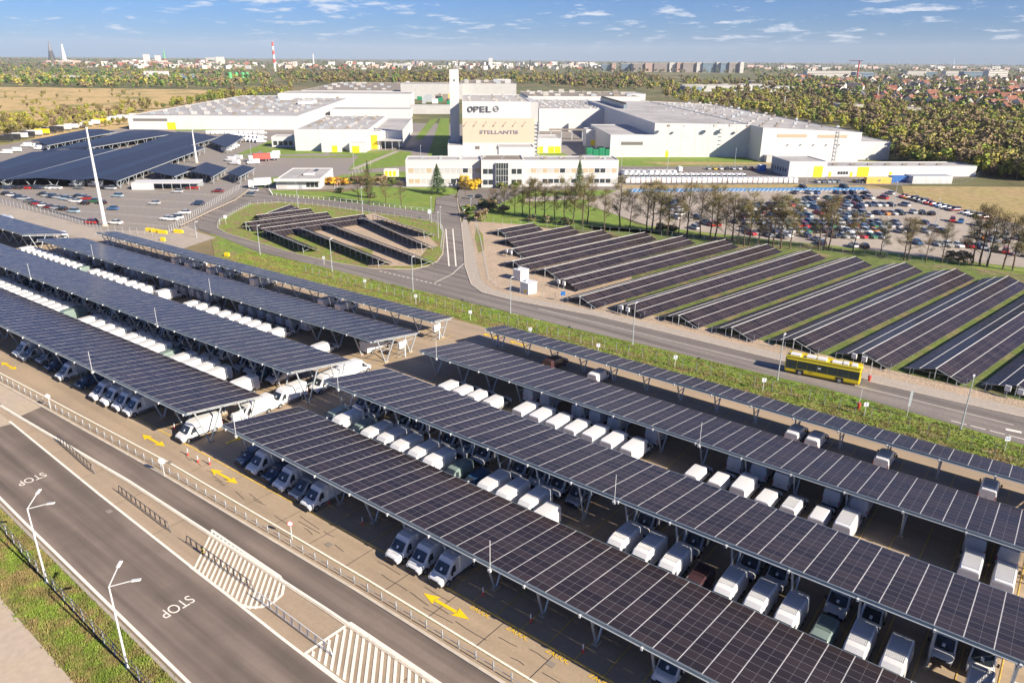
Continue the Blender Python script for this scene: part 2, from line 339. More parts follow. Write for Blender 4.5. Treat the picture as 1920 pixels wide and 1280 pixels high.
# ---- carport ground and lanes (world survey)
def poly(xs,ys): return [Vector((x,y,0)) for x,y in zip(xs,ys)]
XL=[40,-50,-88,-120,-160,-260]
L1=poly(XL,[21.1,21.1,21.8,22.6,23.6,26]); L2=poly(XL,[29.2,29.6,30.2,31.0,32,34]); L3=poly(XL,[34.8,34.7,34.0,32.4,30.6,27])
L4=poly(XL,[38.3,38.1,37.2,35.8,33.9,30]); L5=poly(XL,[40,40,39.4,37.8,35.6,31]); L6=poly(XL,[44.3,44.3,43.6,42.9,41.2,37]); LK0=poly(XL,[15.2,15.2,15.6,16.5,18,20])
S_EDGE=[(2100,880),(1920,835),(1790,797),(1652,758),(1540,727),(1440,704),(1260,660),(1210,648),(1060,613),(955,586),(840,558),(720,530),(600,500),(480,472),(425,449),(375,432),(362,418),(388,401),(465,357)]
VG=[(2100,935),(1990,890)]
def off(L,dy): return [Vector((p.x,p.y+dy,0)) for p in L]
def crush(L,y0): return [Vector((p.x,y0,0)) for p in L]
se=pxs(S_EDGE)
lot_top=[Vector((p.x,p.y-10.5+ (0.02*(p.x+90) if p.x<-90 else 0),0)) for p in se[:14]]
sheet('carport_yard',L6+[Vector((-265,70,0)),Vector((-250,84,0)),Vector((-215,96,0))]+lot_top[::-1][1:],'concrete',0.08)
sheet('verge',lot_top+se[:18][::-1],'verge',0.085)
band('lane',L5,L6,'concrete',0.09)
band('fence_strip',L4,L5,'verge_dry',0.094)
sheet('fence_strip_slab',[Vector((p.x,p.y+0.35,0)) for p in L4]+[Vector((p.x,p.y-0.1,0)) for p in L5[::-1]],'concrete',0.10)
X0=-119
def cut(L,x0):
    o=[]
    for a,b2 in zip(L[:-1],L[1:]):
        if a.x>=x0: o.append(a)
        if a.x>=x0>b2.x: t=(x0-a.x)/(b2.x-a.x); o.append(a+(b2-a)*t)
    return o
band('old_road',L3,L4,'concrete_pale',0.096)
band('middle_road',cut(L3,-118.5),cut(L4,-119.5),'asphalt',0.10)
band('median',L2,L3,'concrete',0.096)
band('old_carriageway',L1,L2,'concrete_pale',0.10)
band('carriageway',cut(L1,-118),cut(L2,-116.8),'asphalt',0.104)
band('roadside_verge',LK0,L1,'verge_dry',0.09)
band('footpath',poly(XL,[8,8,8,8,8,8]),LK0,'concrete_pale',0.094)
def stripe(name,L,wd,k,z,x1=40): 
    L=[p for p in L]; return band(name,[Vector((p.x,p.y-wd/2,0)) for p in L],[Vector((p.x,p.y+wd/2,0)) for p in L],k,z)
sheet('verge_green',[Vector((p.x,p.y-4.6,0)) for p in se[:15]]+se[:15][::-1],'lawn',0.092)
stripe('edge_line',off(L1,0.3),0.30,'paint_white',0.125)
stripe('edge_line',cut(L2,-118),0.28,'paint_white',0.125)
stripe('edge_line',cut(L3,-125),0.26,'paint_white',0.125)
stripe('edge_line',off(L5,0.1),0.22,'paint_white',0.125)
stripe('edge_line',L6,0.22,'paint_yellow_worn',0.125)
def kerbrun(name,L,wd,h,k='kerb'):
    b=MB()
    for a,c in zip(L[:-1],L[1:]):
        d=(c-a); n_=max(1,int(d.length/6)); nn=Vector((-d.y,d.x,0)).normalized()*wd/2
        P=[a-nn,c-nn,c+nn,a+nn]; q=len(b.v); b.v+=[(p.x,p.y,0.05) for p in P]+[(p.x,p.y,h) for p in P]
        for f in ((0,1,5,4),(1,2,6,5),(2,3,7,6),(3,0,4,7),(4,5,6,7)): b.f.append(tuple(q+i for i in f)); b.m.append(b.mi(k))
    return b.build(name,kind='structure')
kerbrun('kerb',off(L4,0.15),0.34,0.22); kerbrun('kerb',off(L1,-0.25),0.3,0.2,'pave')
kerbrun('kerb',off(cut(L3,-125),-0.3),0.22,0.19)
# expansion joints and cracks in the slabs
b=MB()
for x in np.arange(-200,40,6.1):
    b.poly([(x,40.1,0.128),(x+0.05,40.1,0.128),(x+0.15,44.1,0.128),(x+0.1,44.1,0.128)],'tar') if x>-90 else None
for x in np.arange(-112,40,9.3): b.poly([(x,30,0.128),(x+0.05,30,0.128),(x+0.12,34,0.128),(x+0.07,34,0.128)],'tar')
for i in range(26):
    x=random.uniform(-90,-20); y=random.uniform(40.6,43); l=random.uniform(1.5,4)
    for j in range(3):
        nx=x+l/3; ny=y+random.uniform(-0.12,0.12); b.poly([(x,y,0.1285),(nx,ny,0.1285),(nx,ny+0.05,0.1285),(x,y+0.05,0.1285)],'tar'); x,y=nx,ny
b.build('slab_joints',kind='stuff')
tag(bpy.data.objects['slab_joints'],'dark tar joints and cracks in the concrete lane','joints')
# ---- hatched islands
def hatch(x0,x1,sp,wd,xmin=None,xmax=None):
    b=MB(); yb,yt=29.95,34.6; z=0.14; sh=4.4
    for i in range(int((x1-x0)/sp)+1):
        xt=x0+i*sp; P=[(xt+sh,yb),(xt,yt)]
        if xmin is not None and P[1][0]<xmin:
            if P[0][0]<=xmin+0.2: continue
            f=(P[0][0]-xmin)/sh; P[1]=(xmin,yb+(yt-yb)*f)
        if xmax:
            while P[0][0]>xmax+0.9*math.sqrt(max(0,1-((P[0][1]-32.2)/2.6)**2))*1.9 and P[0][1]<yt-.3: P[0]=(P[0][0]-sh*.04,P[0][1]+(yt-yb)*.04)
        b.poly([(P[0][0],P[0][1],z),(P[0][0]+wd,P[0][1],z),(P[1][0]+wd,P[1][1],z),(P[1][0],P[1][1],z)],'paint_white')
    return b
b=hatch(-70.2,-57.2,0.76,0.36,None,-56.6)
arc=[(-57.6,34.75),(-56.2,34.3),(-55.0,33.2),(-54.7,32.0),(-55.0,30.9),(-55.9,30.1),(-57.0,29.75)]
def ribbon(b,pts,wd,z,k='paint_white'):
    for a,c in zip(pts[:-1],pts[1:]):
        a=Vector((*a,0)); c=Vector((*c,0)); d=(c-a).normalized(); nn=Vector((-d.y,d.x,0))*wd/2; a2=a-d*.05; c2=c+d*.05
        b.poly([(q.x,q.y,z) for q in (a2-nn,c2-nn,c2+nn,a2+nn)],k); z+=0.0007
ribbon(b,[(-70.4,34.75),(-57.6,34.75)]+arc[1:]+[(-66.2,29.8)],0.3,0.146)
b.build('hatched_island',kind='structure')
b=hatch(-51.4,-22,0.86,0.40,-46.6)
ribbon(b,[(-20,34.85),(-46.6,34.85),(-46.75,29.7),(-20,29.5)],0.34,0.146)
b.build('hatched_island',kind='structure')
# ---- STOP lettering, yellow arrows, bay lettering
def text_mesh(name,txt,size,k,ext=0.0):
    c=bpy.data.curves.new(name,'FONT'); c.body=txt; c.size=size; c.align_x='CENTER'; c.align_y='CENTER'; c.extrude=ext
    o=bpy.data.objects.new(name,c); COL.objects.link(o)
    dg=bpy.context.evaluated_depsgraph_get(); me=bpy.data.meshes.new_from_object(o.evaluated_get(dg)); bpy.data.objects.remove(o); me.materials.clear(); me.materials.append(MT[k]); return me
me=text_mesh('stop_text','STOP',1.35,'paint_white')
for v in me.vertices: v.co.y*=1.5
for P in (G(332,1138),G(60,899)):
    inst('stop_marking',me,loc=(P.x,P.y,0.13),rz=R(-88),kind='structure')
def arrow(P,ln,wd,rz,two=True,k='paint_yellow'):
    b=MB(); h=ln/2; hl=ln*0.3
    b.poly([(-h+hl*0.9,-wd*0.15,0),(h-hl*0.9,-wd*0.15,0),(h-hl*0.9,wd*0.15,0),(-h+hl*0.9,wd*0.15,0)],k)
    b.poly([(h,0,0.003),(h-hl,wd/2,0.003),(h-hl*0.85,0,0.003),(h-hl,-wd/2,0.003)],k)
    if two: b.poly([(-h,0,0.003),(-h+hl,-wd/2,0.003),(-h+hl*0.85,0,0.003),(-h+hl,wd/2,0.003)],k)
    o=b.build('lane_arrow',kind='structure'); o.location=(P.x,P.y,0.13); o.rotation_euler=(0,0,rz); return o
for a,c in (((794,1113),(880,1163)),((395,880),(446,908)),((267,816),(309,838)),((3,680),(31,694))):
    A,C=G(*a),G(*c); arrow((A+C)/2,(C-A).length,1.25,math.atan2(C.y-A.y,C.x-A.x))
for a,c in (((600,768+60),(0,0)),):
    pass
A,C=G(420,834),G(448,823); arrow((A+C)/2,(C-A).length*1.6,1.2,math.atan2(C.y-A.y,C.x-A.x),False)
for x in (-86,-79.5): arrow(Vector((x,103.2 if x<-80 else 103.4,0)),4.2,1.2,0)
me=text_mesh('bay_text','ZASYP',0.75,'paint_yellow')
me=text_mesh('bay_text','ZA BUS',0.62,'paint_yellow')
bpy.data.meshes.remove(me)
me=text_mesh('bay_text','ZAUOC',0.72,'paint_yellow')
for i in range(8):
    inst('bay_lettering',me,loc=(-37.9+4.6*i,43.75,0.132),rz=0,kind='structure')
for i,(x,y) in enumerate(((1033,1246),(617,1022),(318,868),(205,960))):
    P=G(x,y); b=MB(); b.box(-.4,.4,-.3,.3,0,0.01,'roof_brown'); o=b.build('drain_cover',kind='structure'); o.location=(P.x,P.y,0.13)
# yellow bay lines under the carports
BX=-42.45; BP=3.03
def baylines(name,xs,y0,y1,sl=0.0,k='paint_yellow_worn'):
    b=MB()
    for x in xs:
        b.poly([(x-0.05,y0+sl*(x+85),0.13),(x+0.05,y0+sl*(x+85),0.13),(x+0.05,y1+sl*(x+85),0.13),(x-0.05,y1+sl*(x+85),0.13)],k)
    b.build(name,kind='structure')
xr=[BX+BP*i for i in range(-12,17)]; xl=[-92.0-BP*i for i in range(34)]
for y0,y1 in ((44.4,50.6),(56.6,69.5),(77.5,89.5),(96.5,102)): baylines('bay_lines',xr,y0,y1)
for y0,y1 in ((43.6,49.8),(54.5,67.5),(75.5,87.5),(94.5,99.5)): baylines('bay_lines',xl,y0,y1,0.037)
for y in (102.1,): stripe('edge_line',[Vector((40,y,0)),Vector((-82,y,0))],0.15,'paint_yellow_worn',0.13)
sheet('ramp_apron',pxs([(188,431),(300,434),(352,424),(372,436),(405,446),(340,468),(200,452)]),'lot_pale',0.088)
# ---- public road
N_EDGE=[(2100,826),(1920,784),(1740,743),(1625,716),(1440,672),(1260,628),(1110,592),(960,564),(905,550),(884,535),(872,500),(870,470),(865,422),(857,372)]
ne=pxs(N_EDGE)
isl=pxs([(818,369),(817,392),(832,414),(834,440),(830,477),(820,491),(800,500),(773,506),(694,504),(640,495),(560,478),(480,455),(425,438),(408,428),(409,415),(440,397),(470,382)])
sheet('main_road',se[:16]+se[16:]+pxs([(500,352),(508,366),(607,375.5),(711,387),(815,400)])+pxs([(818,369)])+ne[::-1],'asphalt_mid',0.135)
ISL=[(470,382.5),(523,379.5),(586,383.5),(669,395),(752,406),(815,416),(828,422),(833,440),(830,477),(820,491),(800,500),(773,506),(694,504),(640,495),(560,478),(480,455),(425,438),(408,428),(409,415),(440,397)]
sheet('traffic_island',pxs(ISL),'verge',0.16)
kerbrun('kerb',pxs(ISL+[ISL[0]],0),0.25,0.22)
sheet('island_gravel',pxs([(560,420),(640,415),(700,400),(800,440),(822,462),(800,468),(790,480),(770,500),(690,500),(700,470),(560,440)]),'gravel',0.164)
kerbrun('kerb',ne,0.25,0.25)
pav=pxs([(2100,808),(1920,768),(1740,728),(1625,702),(1440,659),(1260,617),(1110,583),(965,556),(925,545),(903,528),(895,500),(890,470),(878,422),(872,402)])
sheet('pavement',ne[:-1]+pav[::-1],'pave',0.24)
sheet('array_gravel',pav[:-1]+pxs([(884,412),(975,419),(1000,425),(1240,460),(1280,520),(1420,560),(1600,610),(1800,660),(2100,730)]),'gravel',0.12)
sheet('array_grass',[Vector((x,y,0)) for x,y in ((-78,140),(-70,134.5),(60,134.5),(60,225),(-60,222),(-110,207),(-130,200),(-100,190))],'array_turf',0.125)
sheet('array_verge',pxs([(893,425),(905,440),(908,470),(897,475),(890,445)]),'verge',0.13)
for s_ in ([(1010,594),(1200,640),(1420,694),(1700,762),(1900,812)],):
    P=pxs([(x,y-14) for x,y in s_]); 
    stripe('centre_line',P[::-1],0.13,'paint_white',0.155)
b=MB()
def dash(px0,px1,wd=0.15,k='paint_white',z=0.158):
    A,C=G(*px0),G(*px1); d=(C-A); nn=Vector((-d.y,d.x,0)).normalized()*wd/2
    b.poly([(q.x,q.y,z) for q in (A-nn,C-nn,C+nn,A+nn)],k)
for i in range(14): dash((712+i*8.5,509.5+i*1.95),(716+i*8.5,510.4+i*1.95),0.3)
for i in range(10): dash((640+i*40,512+i*9.6),(652+i*40,515+i*9.6),0.14)
dash((870,495),(848,515),0.2); dash((848,515),(815,531),0.2)
for a in range(7): dash((1783+a*36,790+a*9.2),(1812+a*36,797.5+a*9.2),0.2)
dash((1885,806),(1915,812),0.7); 
for x in (852,865): dash((x-16,430),(x-10,500),0.35)
b.build('road_markings',kind='structure')
# visitor car park bay marks
b=MB(); dd=G(300,430)-G(60,360)
for r_,(A,C) in enumerate((((110,378),(370,395)),((200,370),(395,382)),((150,395),(345,412)),((120,405),(315,425)),((230,358),(420,366)))):
    for i in range(24):
        t=i/23; p=(A[0]+(C[0]-A[0])*t,A[1]+(C[1]-A[1])*t); dash((p[0],p[1]),(p[0]-14,p[1]+2.0),0.12,z=0.09)
    dash(A,C,0.12,z=0.094)
b.build('bay_lines',kind='structure')
# tufts of grass along the verges
def tufts(name,pts,h,label,k='blade'):
    V=[];F=[]
    for p in pts:
        for j in range(4):
            a=random.uniform(0,2*PI); r=random.uniform(0.02,0.22); x=p[0]+r*math.cos(a); y=p[1]+r*math.sin(a); hh=h*random.uniform(0.5,1.3); t=random.uniform(0,PI); q=len(V); wdt=0.07
            V+=[(x-wdt*math.cos(t),y-wdt*math.sin(t),0.08),(x+wdt*math.cos(t),y+wdt*math.sin(t),0.08),(x+random.uniform(-.2,.2)*h*2,y+random.uniform(-.2,.2)*h*2,0.08+hh)]; F.append((q,q+1,q+2))
    me=bpy.data.meshes.new(name); me.from_pydata(V,[],F); me.materials.append(MT[k]); o=inst(name,me,kind='stuff'); return tag(o,label,'grass')
def rpts(n,x0,x1,f): return [(x,f(x)) for x in np.random.uniform(x0,x1,n)]
tufts('roadside_grass',rpts(17000,-105,-48,lambda x:random.uniform(15.5+(-60-x)*0.03,20.8+(-60-x)*0.015) if random.random()<0.93 else random.uniform(15.2,21)),0.24,'rough green and rusty grass between the footpath and the fence')
sx=[p.x for p in se[:14]][::-1]; sy=[p.y for p in se[:14]][::-1]
tufts('verge_grass',rpts(16000,-180,5,lambda x:float(np.interp(x,sx,sy))-0.5-random.betavariate(1.1,1.1)*9.6),0.22,'green and brown verge grass between carports and the public road')
# ------------------------------------------------------------------ merging copies into one mesh
def merge(name,me,mats_,parent=None,**kw):
    nv=len(me.vertices); co=np.empty(nv*3); me.vertices.foreach_get('co',co); co=co.reshape(-1,3)
    fs=[tuple(p.vertices) for p in me.polygons]; mi=np.array([p.material_index for p in me.polygons])
    loops=np.concatenate([np.array(f) for f in fs]); tot=np.array([len(f) for f in fs])
    k=len(mats_); A=np.array([np.array(m) for m in mats_])
    V=np.einsum('kij,nj->kni',A[:,:3,:3],co)+A[:,None,:3,3]
    L=(loops[None,:]+np.arange(k)[:,None]*nv).ravel(); T=np.tile(tot,k); st=np.concatenate([[0],np.cumsum(T)[:-1]])
    m2=bpy.data.meshes.new(name); m2.vertices.add(k*nv); m2.vertices.foreach_set('co',V.ravel())
    m2.loops.add(len(L)); m2.loops.foreach_set('vertex_index',L.astype(np.int32))
    m2.polygons.add(len(T)); m2.polygons.foreach_set('loop_start',st.astype(np.int32)); m2.polygons.foreach_set('loop_total',T.astype(np.int32))
    m2.polygons.foreach_set('material_index',np.tile(mi,k).astype(np.int32))
    for m in me.materials: m2.materials.append(m)
    m2.update(calc_edges=True); o=bpy.data.objects.new(name,m2); COL.objects.link(o)
    if parent is not None: o.parent=parent
    return tag(o,**kw)
def panel_mesh(name,sx,sy,split='x'):
    b=MB(); t=0.035; b.box(0,sx,0,sy,-t,0,'panel_frame'); b.poly([(0,0,-t),(0,sy,-t),(sx,sy,-t),(sx,0,-t)],'backsheet'); f=0.015; z=0.004; h=0.010
    if split=='x': rs=[(f,sx/2-h,f,sy-f),(sx/2+h,sx-f,f,sy-f)]
    else: rs=[(f,sx-f,f,sy/2-h),(f,sx-f,sy/2+h,sy-f)]
    for x0,x1,y0,y1 in rs: b.poly([(x0,y0,z),(x1,y0,z),(x1,y1,z),(x0,y1,z)],'cells')
    return b.mesh(name)
PAN=panel_mesh('solar_panel',2.075,1.052)
# ------------------------------------------------------------------ carports
def carport(label,x0,y0,rz,n,W,zn,zf,rows,fx0,fp,vs,rods=(),cab=None,detail=True,xoff=0.0):
    """local x runs along the carport, y across it; near edge at height zn, far edge at zf"""
    t=empty('solar_carport',(x0,y0,0),rz,label,'solar carport','solar carports over the van bays')
    s=(zf-zn)/W; an=math.atan(s); Lx=n*2.15; pitch=W/math.cos(an)/rows
    mats_=[]
    for i in range(n):
        for j in range(rows):
            yy=j*pitch*math.cos(an)+0.01; zz=zn+j*pitch*math.sin(an)
            mats_.append(Matrix.Translation((i*2.15+0.04,yy,zz))@Matrix.Rotation(an,4,'X')@Matrix.Translation((0,0,random.uniform(-.003,.003)))@Matrix.Rotation(random.uniform(-.005,.005),4,'Y'))
    Wm=Matrix.Translation((x0,y0,0))@Matrix.Rotation(rz,4,'Z')
    sc=[]
    for m in mats_:
        P=(Wm@m).translation; q=proj(P); vis=-60<q[0]<1980 and -60<q[1]<1340 and q[2]>0
        sc.append((0 if vis else 1,q[2] if q[2]>0 else 1e6))
    order=sorted(range(len(mats_)),key=lambda i:sc[i]); own=order[:300]
    for i in own:
        o=bpy.data.objects.new('solar_panel',PAN); COL.objects.link(o); o.parent=t; o.matrix_basis=mats_[i]
    if order[300:]: merge('solar_panel_field',PAN,[mats_[i] for i in order[300:]],t,kind='stuff')
    # bright mounting rails showing in the joints between columns
    rb=MB(); rl=W/math.cos(an); rb.box(-0.032,0.032,-0.02,rl+0.02,-0.05,-0.012,'alu'); rme=rb.mesh('mounting_rail')
    for i in range(n+1):
        o=bpy.data.objects.new('mounting_rail',rme); COL.objects.link(o); o.parent=t; o.matrix_basis=Matrix.Translation((i*2.15+0.0,0,zn))@Matrix.Rotation(an,4,'X')
    b=MB(); b.box(0,Lx,-0.13,-0.02,zn-0.36,zn-0.02,'steel_blue',bot=True); b.box(0,Lx,-0.26,-0.13,zn-0.36,zn-0.32,'steel',bot=True); b.build('gutter_beam',t)
    b=MB(); b.box(0,Lx,W+0.02,W+0.1,zf-0.22,zf-0.03,'steel_blue',bot=True); b.build('edge_beam',t)
    k=rows
    for j in range(1,k,2):
        y=j*W/k; z=zn+s*y-0.06; b=MB(); b.box(-0.25,Lx+0.25,y-0.04,y+0.04,z-0.16,z,'steel',bot=True); b.build('purlin',t)
    xs=[]; x=fx0
    while x<Lx-0.3: xs.append(x); x+=fp
    if xs[0]>1.2: xs.insert(0,0.15)
    if Lx-xs[-1]>1.5: xs.append(Lx-0.15)
    rfb=MB(); a=(0,0.0,zn-0.42); c=(0,W-0.02,zf-0.42); rfb.bar(a,c,0.16,'steel',0.26); rfm=rfb.mesh('rafter')
    legs=[]
    for by,t0,t1 in vs:
        for ty in (t0,t1):
            lb=MB(); lb.bar((0,by+(0.12 if ty>by else -0.12),0.1),(0,ty,zn+s*ty-0.5),0.17,'steel'); legs.append(lb.mesh('post'))
    cbs=[]
    for by,t0,t1 in vs:
        f=0.52; ya=by+(t0-by)*f; yb=by+(t1-by)*f; zz=0.1+(zn-0.6)*f; cb=MB(); cb.bar((0,ya,zz),(0,yb,zz),0.1,'steel'); cbs.append(cb.mesh('brace'))
    fb=MB()
    fb.box(-0.3,0.3,-0.45,0.45,0.0,0.22,'concrete_pale'); fm=fb.mesh('footing'); lb=MB(); lb.box(-0.09,0.09,-0.36,-0.14,zn-0.52,zn-0.26,'white_metal',bot=True); lm=lb.mesh('edge_lamp')
    for x in xs:
        inst('rafter',rfm,t,(x,0,0))
        for l in legs: inst('post',l,t,(x,0,0))
        for l in cbs: inst('brace',l,t,(x,0,0))
        [inst('footing',fm,t,(x,by,0)) for by,_,_ in vs]; inst('edge_lamp',lm,t,(x,0,0))
    for x in rods:
        b=MB(); b.bar((x,-0.35,zn-0.5),(x,-0.35,zn+2.9),0.07,'white_metal',n=6); b.box(x-0.2,x+0.12,-0.5,-0.2,zn-0.62,zn-0.38,'white_metal'); b.build('lightning_rod',t)
    if cab:
        for x,y in cab:
            b=MB(); b.box(x-0.22,x+0.22,y-0.55,y+0.55,2.0,3.2,'white_metal',bot=True); b.build('inverter',t)
            b=MB(); b.bar((x+0.05,y+0.9,0.1),(x+0.05,y+0.9,3.4),0.2,'white_metal'); b.box(x-0.1,x+0.2,y+0.6,y+1.2,2.4,3.3,'white_metal'); b.build('cable_duct',t)
            b=MB(); 
            for q in (0.6,1.4,2.2,3.0): b.bar((x,y-0.9,q),(x,y+1.4,q),0.06,'steel')
            b.build('cable_ladder',t)
    return t
VW=[(3.0,1.3,5.3),(9.2,8.0,10.9)]; VN=[(2.6,1.0,4.2)]
XR=-82.3; CR=42
carport('large dark solar carport nearest the camera on the right',XR,44.40,0,CR,11.6,5.82,4.02,11,0.9,6.06,VW,rods=(3.4,45.4))
carport('large solar carport, second from the camera on the right',XR+0.3,60.5,0,CR,11.95,6.72,4.6,11,0.9,6.06,VW,rods=(3.6,49))
carport('large solar carport, third from the camera on the right',XR,80.35,0,CR,11.45,5.2,3.35,11,0.9,6.06,VW,rods=(4.1,50))
carport('narrow solar carport beside the verge on the right',XR+0.1,97.15,0,CR,5.25,4.3,3.5,5,1.6,6.06,VN)
def left(label,xr,yr,slope,n,W,zn,zf,rows,vs,**kw):
    an=math.atan(slope); L_=n*2.15
    return carport(label,xr-L_*math.cos(an),yr-L_*math.sin(an),an,n,W,zn,zf,rows,(L_-0.6)%6.06,6.06,vs,**kw)
L_=50*2.15
left('large dark solar carport nearest the camera on the left',-89.0,43.2,0.036,50,11.6,5.8,4.0,11,VW,rods=(L_-25,L_-74),cab=[(L_+0.3,6.8)])
L_=66*2.15
left('large solar carport, second from the camera on the left',-88.4,59.5,0.040,66,11.6,6.5,4.6,11,VW,rods=(L_-36,L_-85),cab=[(L_+0.3,8)])
L_=58*2.15
left('large solar carport, third from the camera on the left',-91.3,78.4,0.042,58,11.3,5.2,3.4,11,VW,rods=(L_-47,L_-95,),cab=[(L_+0.3,6)])
left('narrow solar carport beside the verge on the left',-92.2,94.2,0.047,58,5.4,4.3,3.5,5,VN,cab=[(58*2.15-0.4,0.6)])
left('short solar carport at the far left end, behind the long ones',-224,73.0,0.05,30,11.3,5.2,3.4,11,VW)
# ------------------------------------------------------------------ vans
def loft(b,st,k,close=True):
    """st: list of (y,[(x,z)...]) half profiles from bottom centre outwards to top centre; mirrored"""
    rings=[]
    for y,hp in st:
        ring=[(x,z) for x,z in hp]+[(-x,z) for x,z in hp[::-1]]
        q=len(b.v); b.v+=[(x,y,z) for x,z in ring]; rings.append((q,len(ring)))
    for (q0,n),(q1,_) in zip(rings[:-1],rings[1:]):
        for i in range(n):
            j=(i+1)%n; b.f.append((q0+i,q0+j,q1+j,q1+i)); b.m.append(b.mi(k))
    b.f.append(tuple(rings[0][0]+i for i in range(n))[::-1]); b.m.append(b.mi(k)); b.f.append(tuple(rings[-1][0]+i for i in range(n))); b.m.append(b.mi(k))
def van_thing(kind,paint,ribs,label,group):
    P=dict(big=dict(L=6.3,W=1.03,H=2.62,cowl=0.92,cz=1.30,rf=1.62,zb=0.38),
           mid=dict(L=5.25,W=0.99,H=2.08,cowl=0.95,cz=1.12,rf=1.95,zb=0.32),
           small=dict(L=4.45,W=0.91,H=1.82,cowl=0.90,cz=1.08,rf=1.75,zb=0.30))[kind]
    L,W,H,cw,cz,rf,zb=[P[q] for q in ('L','W','H','cowl','cz','rf','zb')]
    t=empty('van',(0,0,0),0,label,'van',group)
    rt=0.86*W if kind=='big' else 0.80*W; wt=2.12 if kind=='big' else H-0.14
    def prof(w,bz,belt,top,tw): return [(w*0.93,bz),(w,bz+0.22),(w,belt),(tw+(w-tw)*0.45,belt+(top-belt)*0.72),(tw+0.02,top-0.10),(tw*0.88,top-0.015),(tw*0.3,top)]
    b=MB()
    st=[(0.0,prof(W*0.78,zb,zb+0.34,0.86,W*0.62)),(0.10,prof(W*0.92,zb,0.74,1.02,W*0.76)),(0.45,prof(W*0.98,zb,0.92,cz-0.10,W*0.84)),(cw,prof(W,zb,cz-0.14,cz,W*0.88)),
        (cw+(rf-cw)*0.55,prof(W,zb,cz-0.12,cz+(wt-cz)*0.58,rt*1.04)),(rf,prof(W,zb,cz-0.08,wt,rt)),(rf+0.38,prof(W,zb,cz-0.05,wt+(H-wt)*0.78,rt)),(rf+0.95,prof(W,zb,cz-0.05,H,rt)),(L*0.6,prof(W,zb,cz-0.05,H,rt)),(L-0.25,prof(W,zb,cz-0.05,H,rt)),(L-0.04,prof(W*0.985,zb,cz-0.05,H-0.06,rt*0.97)),(L,prof(W*0.96,zb+0.05,cz-0.05,H-0.12,rt*0.94))]
    loft(b,st,paint); b.build('body',t)
    # windscreen
    n_=Vector((0,-(wt-cz),rf-cw)).normalized()*0.03
    y0,z0,y1,z1=cw+0.03,cz+0.03,rf-0.0,wt-0.02
    yf=lambda f:y0+(y1-y0)*f
    zf_=lambda f:z0+(z1-z0)*f
    xs0,xs1=W*0.84,rt*0.90
    b=MB(); pts=[(-xs0,y0,z0),(-xs0*0.5,y0-0.09,z0-0.03),(xs0*0.5,y0-0.09,z0-0.03),(xs0,y0,z0),(xs1,y1,z1),(xs1*0.5,y1-0.03,z1+0.03),(-xs1*0.5,y1-0.03,z1+0.03),(-xs1,y1,z1)]
    b.poly([Vector(p)+n_*1.6 for p in pts],'glass_dark'); ws=b.build('windscreen',t)
    b=MB(); f=0.2; b.poly([Vector((a,yf(c)-0.055,zf_(c)))+n_*2.0 for a,c in ((-0.13,f),(0.13,f),(0.13,f+0.3),(-0.13,f+0.3))],'paper'); b.build('windscreen_paper',ws)
    for sg in (-1,1):
        b=MB(); zt=wt-0.12
        q=[(cw+0.42,cz-0.04),(cw+1.25,cz-0.04),(cw+1.25,zt),(cw+0.85,zt),]
        xx=lambda z: W-(W-rt)*0.55*max(0,(z-cz)/(0.72*(H-cz)))+0.022
        P_=[(sg*xx(z),y,z) for y,z in q]; b.poly(P_ if sg>0 else P_[::-1],'glass_dark'); b.build('side_window',t)
        b=MB(); mx=sg*(W+0.17); b.box(mx-0.09,mx+0.09,cw+0.45,cw+0.58,cz-0.12,cz+0.22,'black_plastic' if sg>0 else 'black_plastic',bot=True); b.bar((sg*W*0.98,cw+0.5,cz-0.04),(mx,cw+0.5,cz-0.04),0.06,'black_plastic'); b.build('mirror',t)
        b=MB(); b.poly([(sg*W*0.55,-0.012,0.80),(sg*W*0.88,0.10,0.80),(sg*W*0.96,0.42,0.98),(sg*W*0.90,0.28,1.0),(sg*W*0.58,0.02,0.90)][::(1 if sg<0 else -1)],'head_lamp')
        b.v=[(x+sg*0.01,y-0.03,z+0.02) for x,y,z in b.v]; b.build('headlight',t)
        b=MB(); b.box(sg*W*0.93-0.05,sg*W*0.93+0.05,L-0.02,L+0.03,0.85,1.35,'red_lamp'); b.build('taillight',t)
    b=MB(); b.box(-W*0.86,W*0.86,-0.07,0.16,zb-0.05,zb+0.32,'black_plastic',bot=True); b.box(-W*0.5,W*0.5,-0.05,0.02,zb+0.36,zb+0.5,'black_plastic'); b.build('bumper',t)
    b=MB(); b.box(-W*0.9,W*0.9,L-0.08,L+0.08,zb-0.02,zb+0.16,'black_plastic',bot=True); b.build('rear_bumper',t)
    # rear doors, one each side of the seam
    for sg in (-1,1):
        b=MB(); b.box(sg*W*0.45-W*0.41,sg*W*0.45+W*0.41,L-0.0,L+0.02,zb+0.3,cz+(H-cz)*0.82,paint); rd=b.build('rear_door',t); b=MB(); b.box(0.05,0.16,L+0.02,L+0.05,0.95,1.06,'black_plastic'); b.build('handle',rd)
    for sg in (-1,1):
        b=MB(); b.box(min(sg*(W+0.004),sg*(W+0.03)),max(sg*(W+0.004),sg*(W+0.03)),1.6,L-1.6,0.5,0.66,'black_plastic'); b.build('side_trim',t)
        for y in (cw+0.02,L-1.25):
            b=MB(); b.wheel(sg*(W-0.10),y,0.34,0.34,0.22); b.build('wheel',t)
            b=MB(); c=[(sg*(W+0.006),y+0.44*math.cos(a),0.36+0.44*math.sin(a)) for a in [PI*i/8 for i in range(9)]]; b.poly(c if sg>0 else c[::-1],'dark'); b.build('wheel_arch',t)
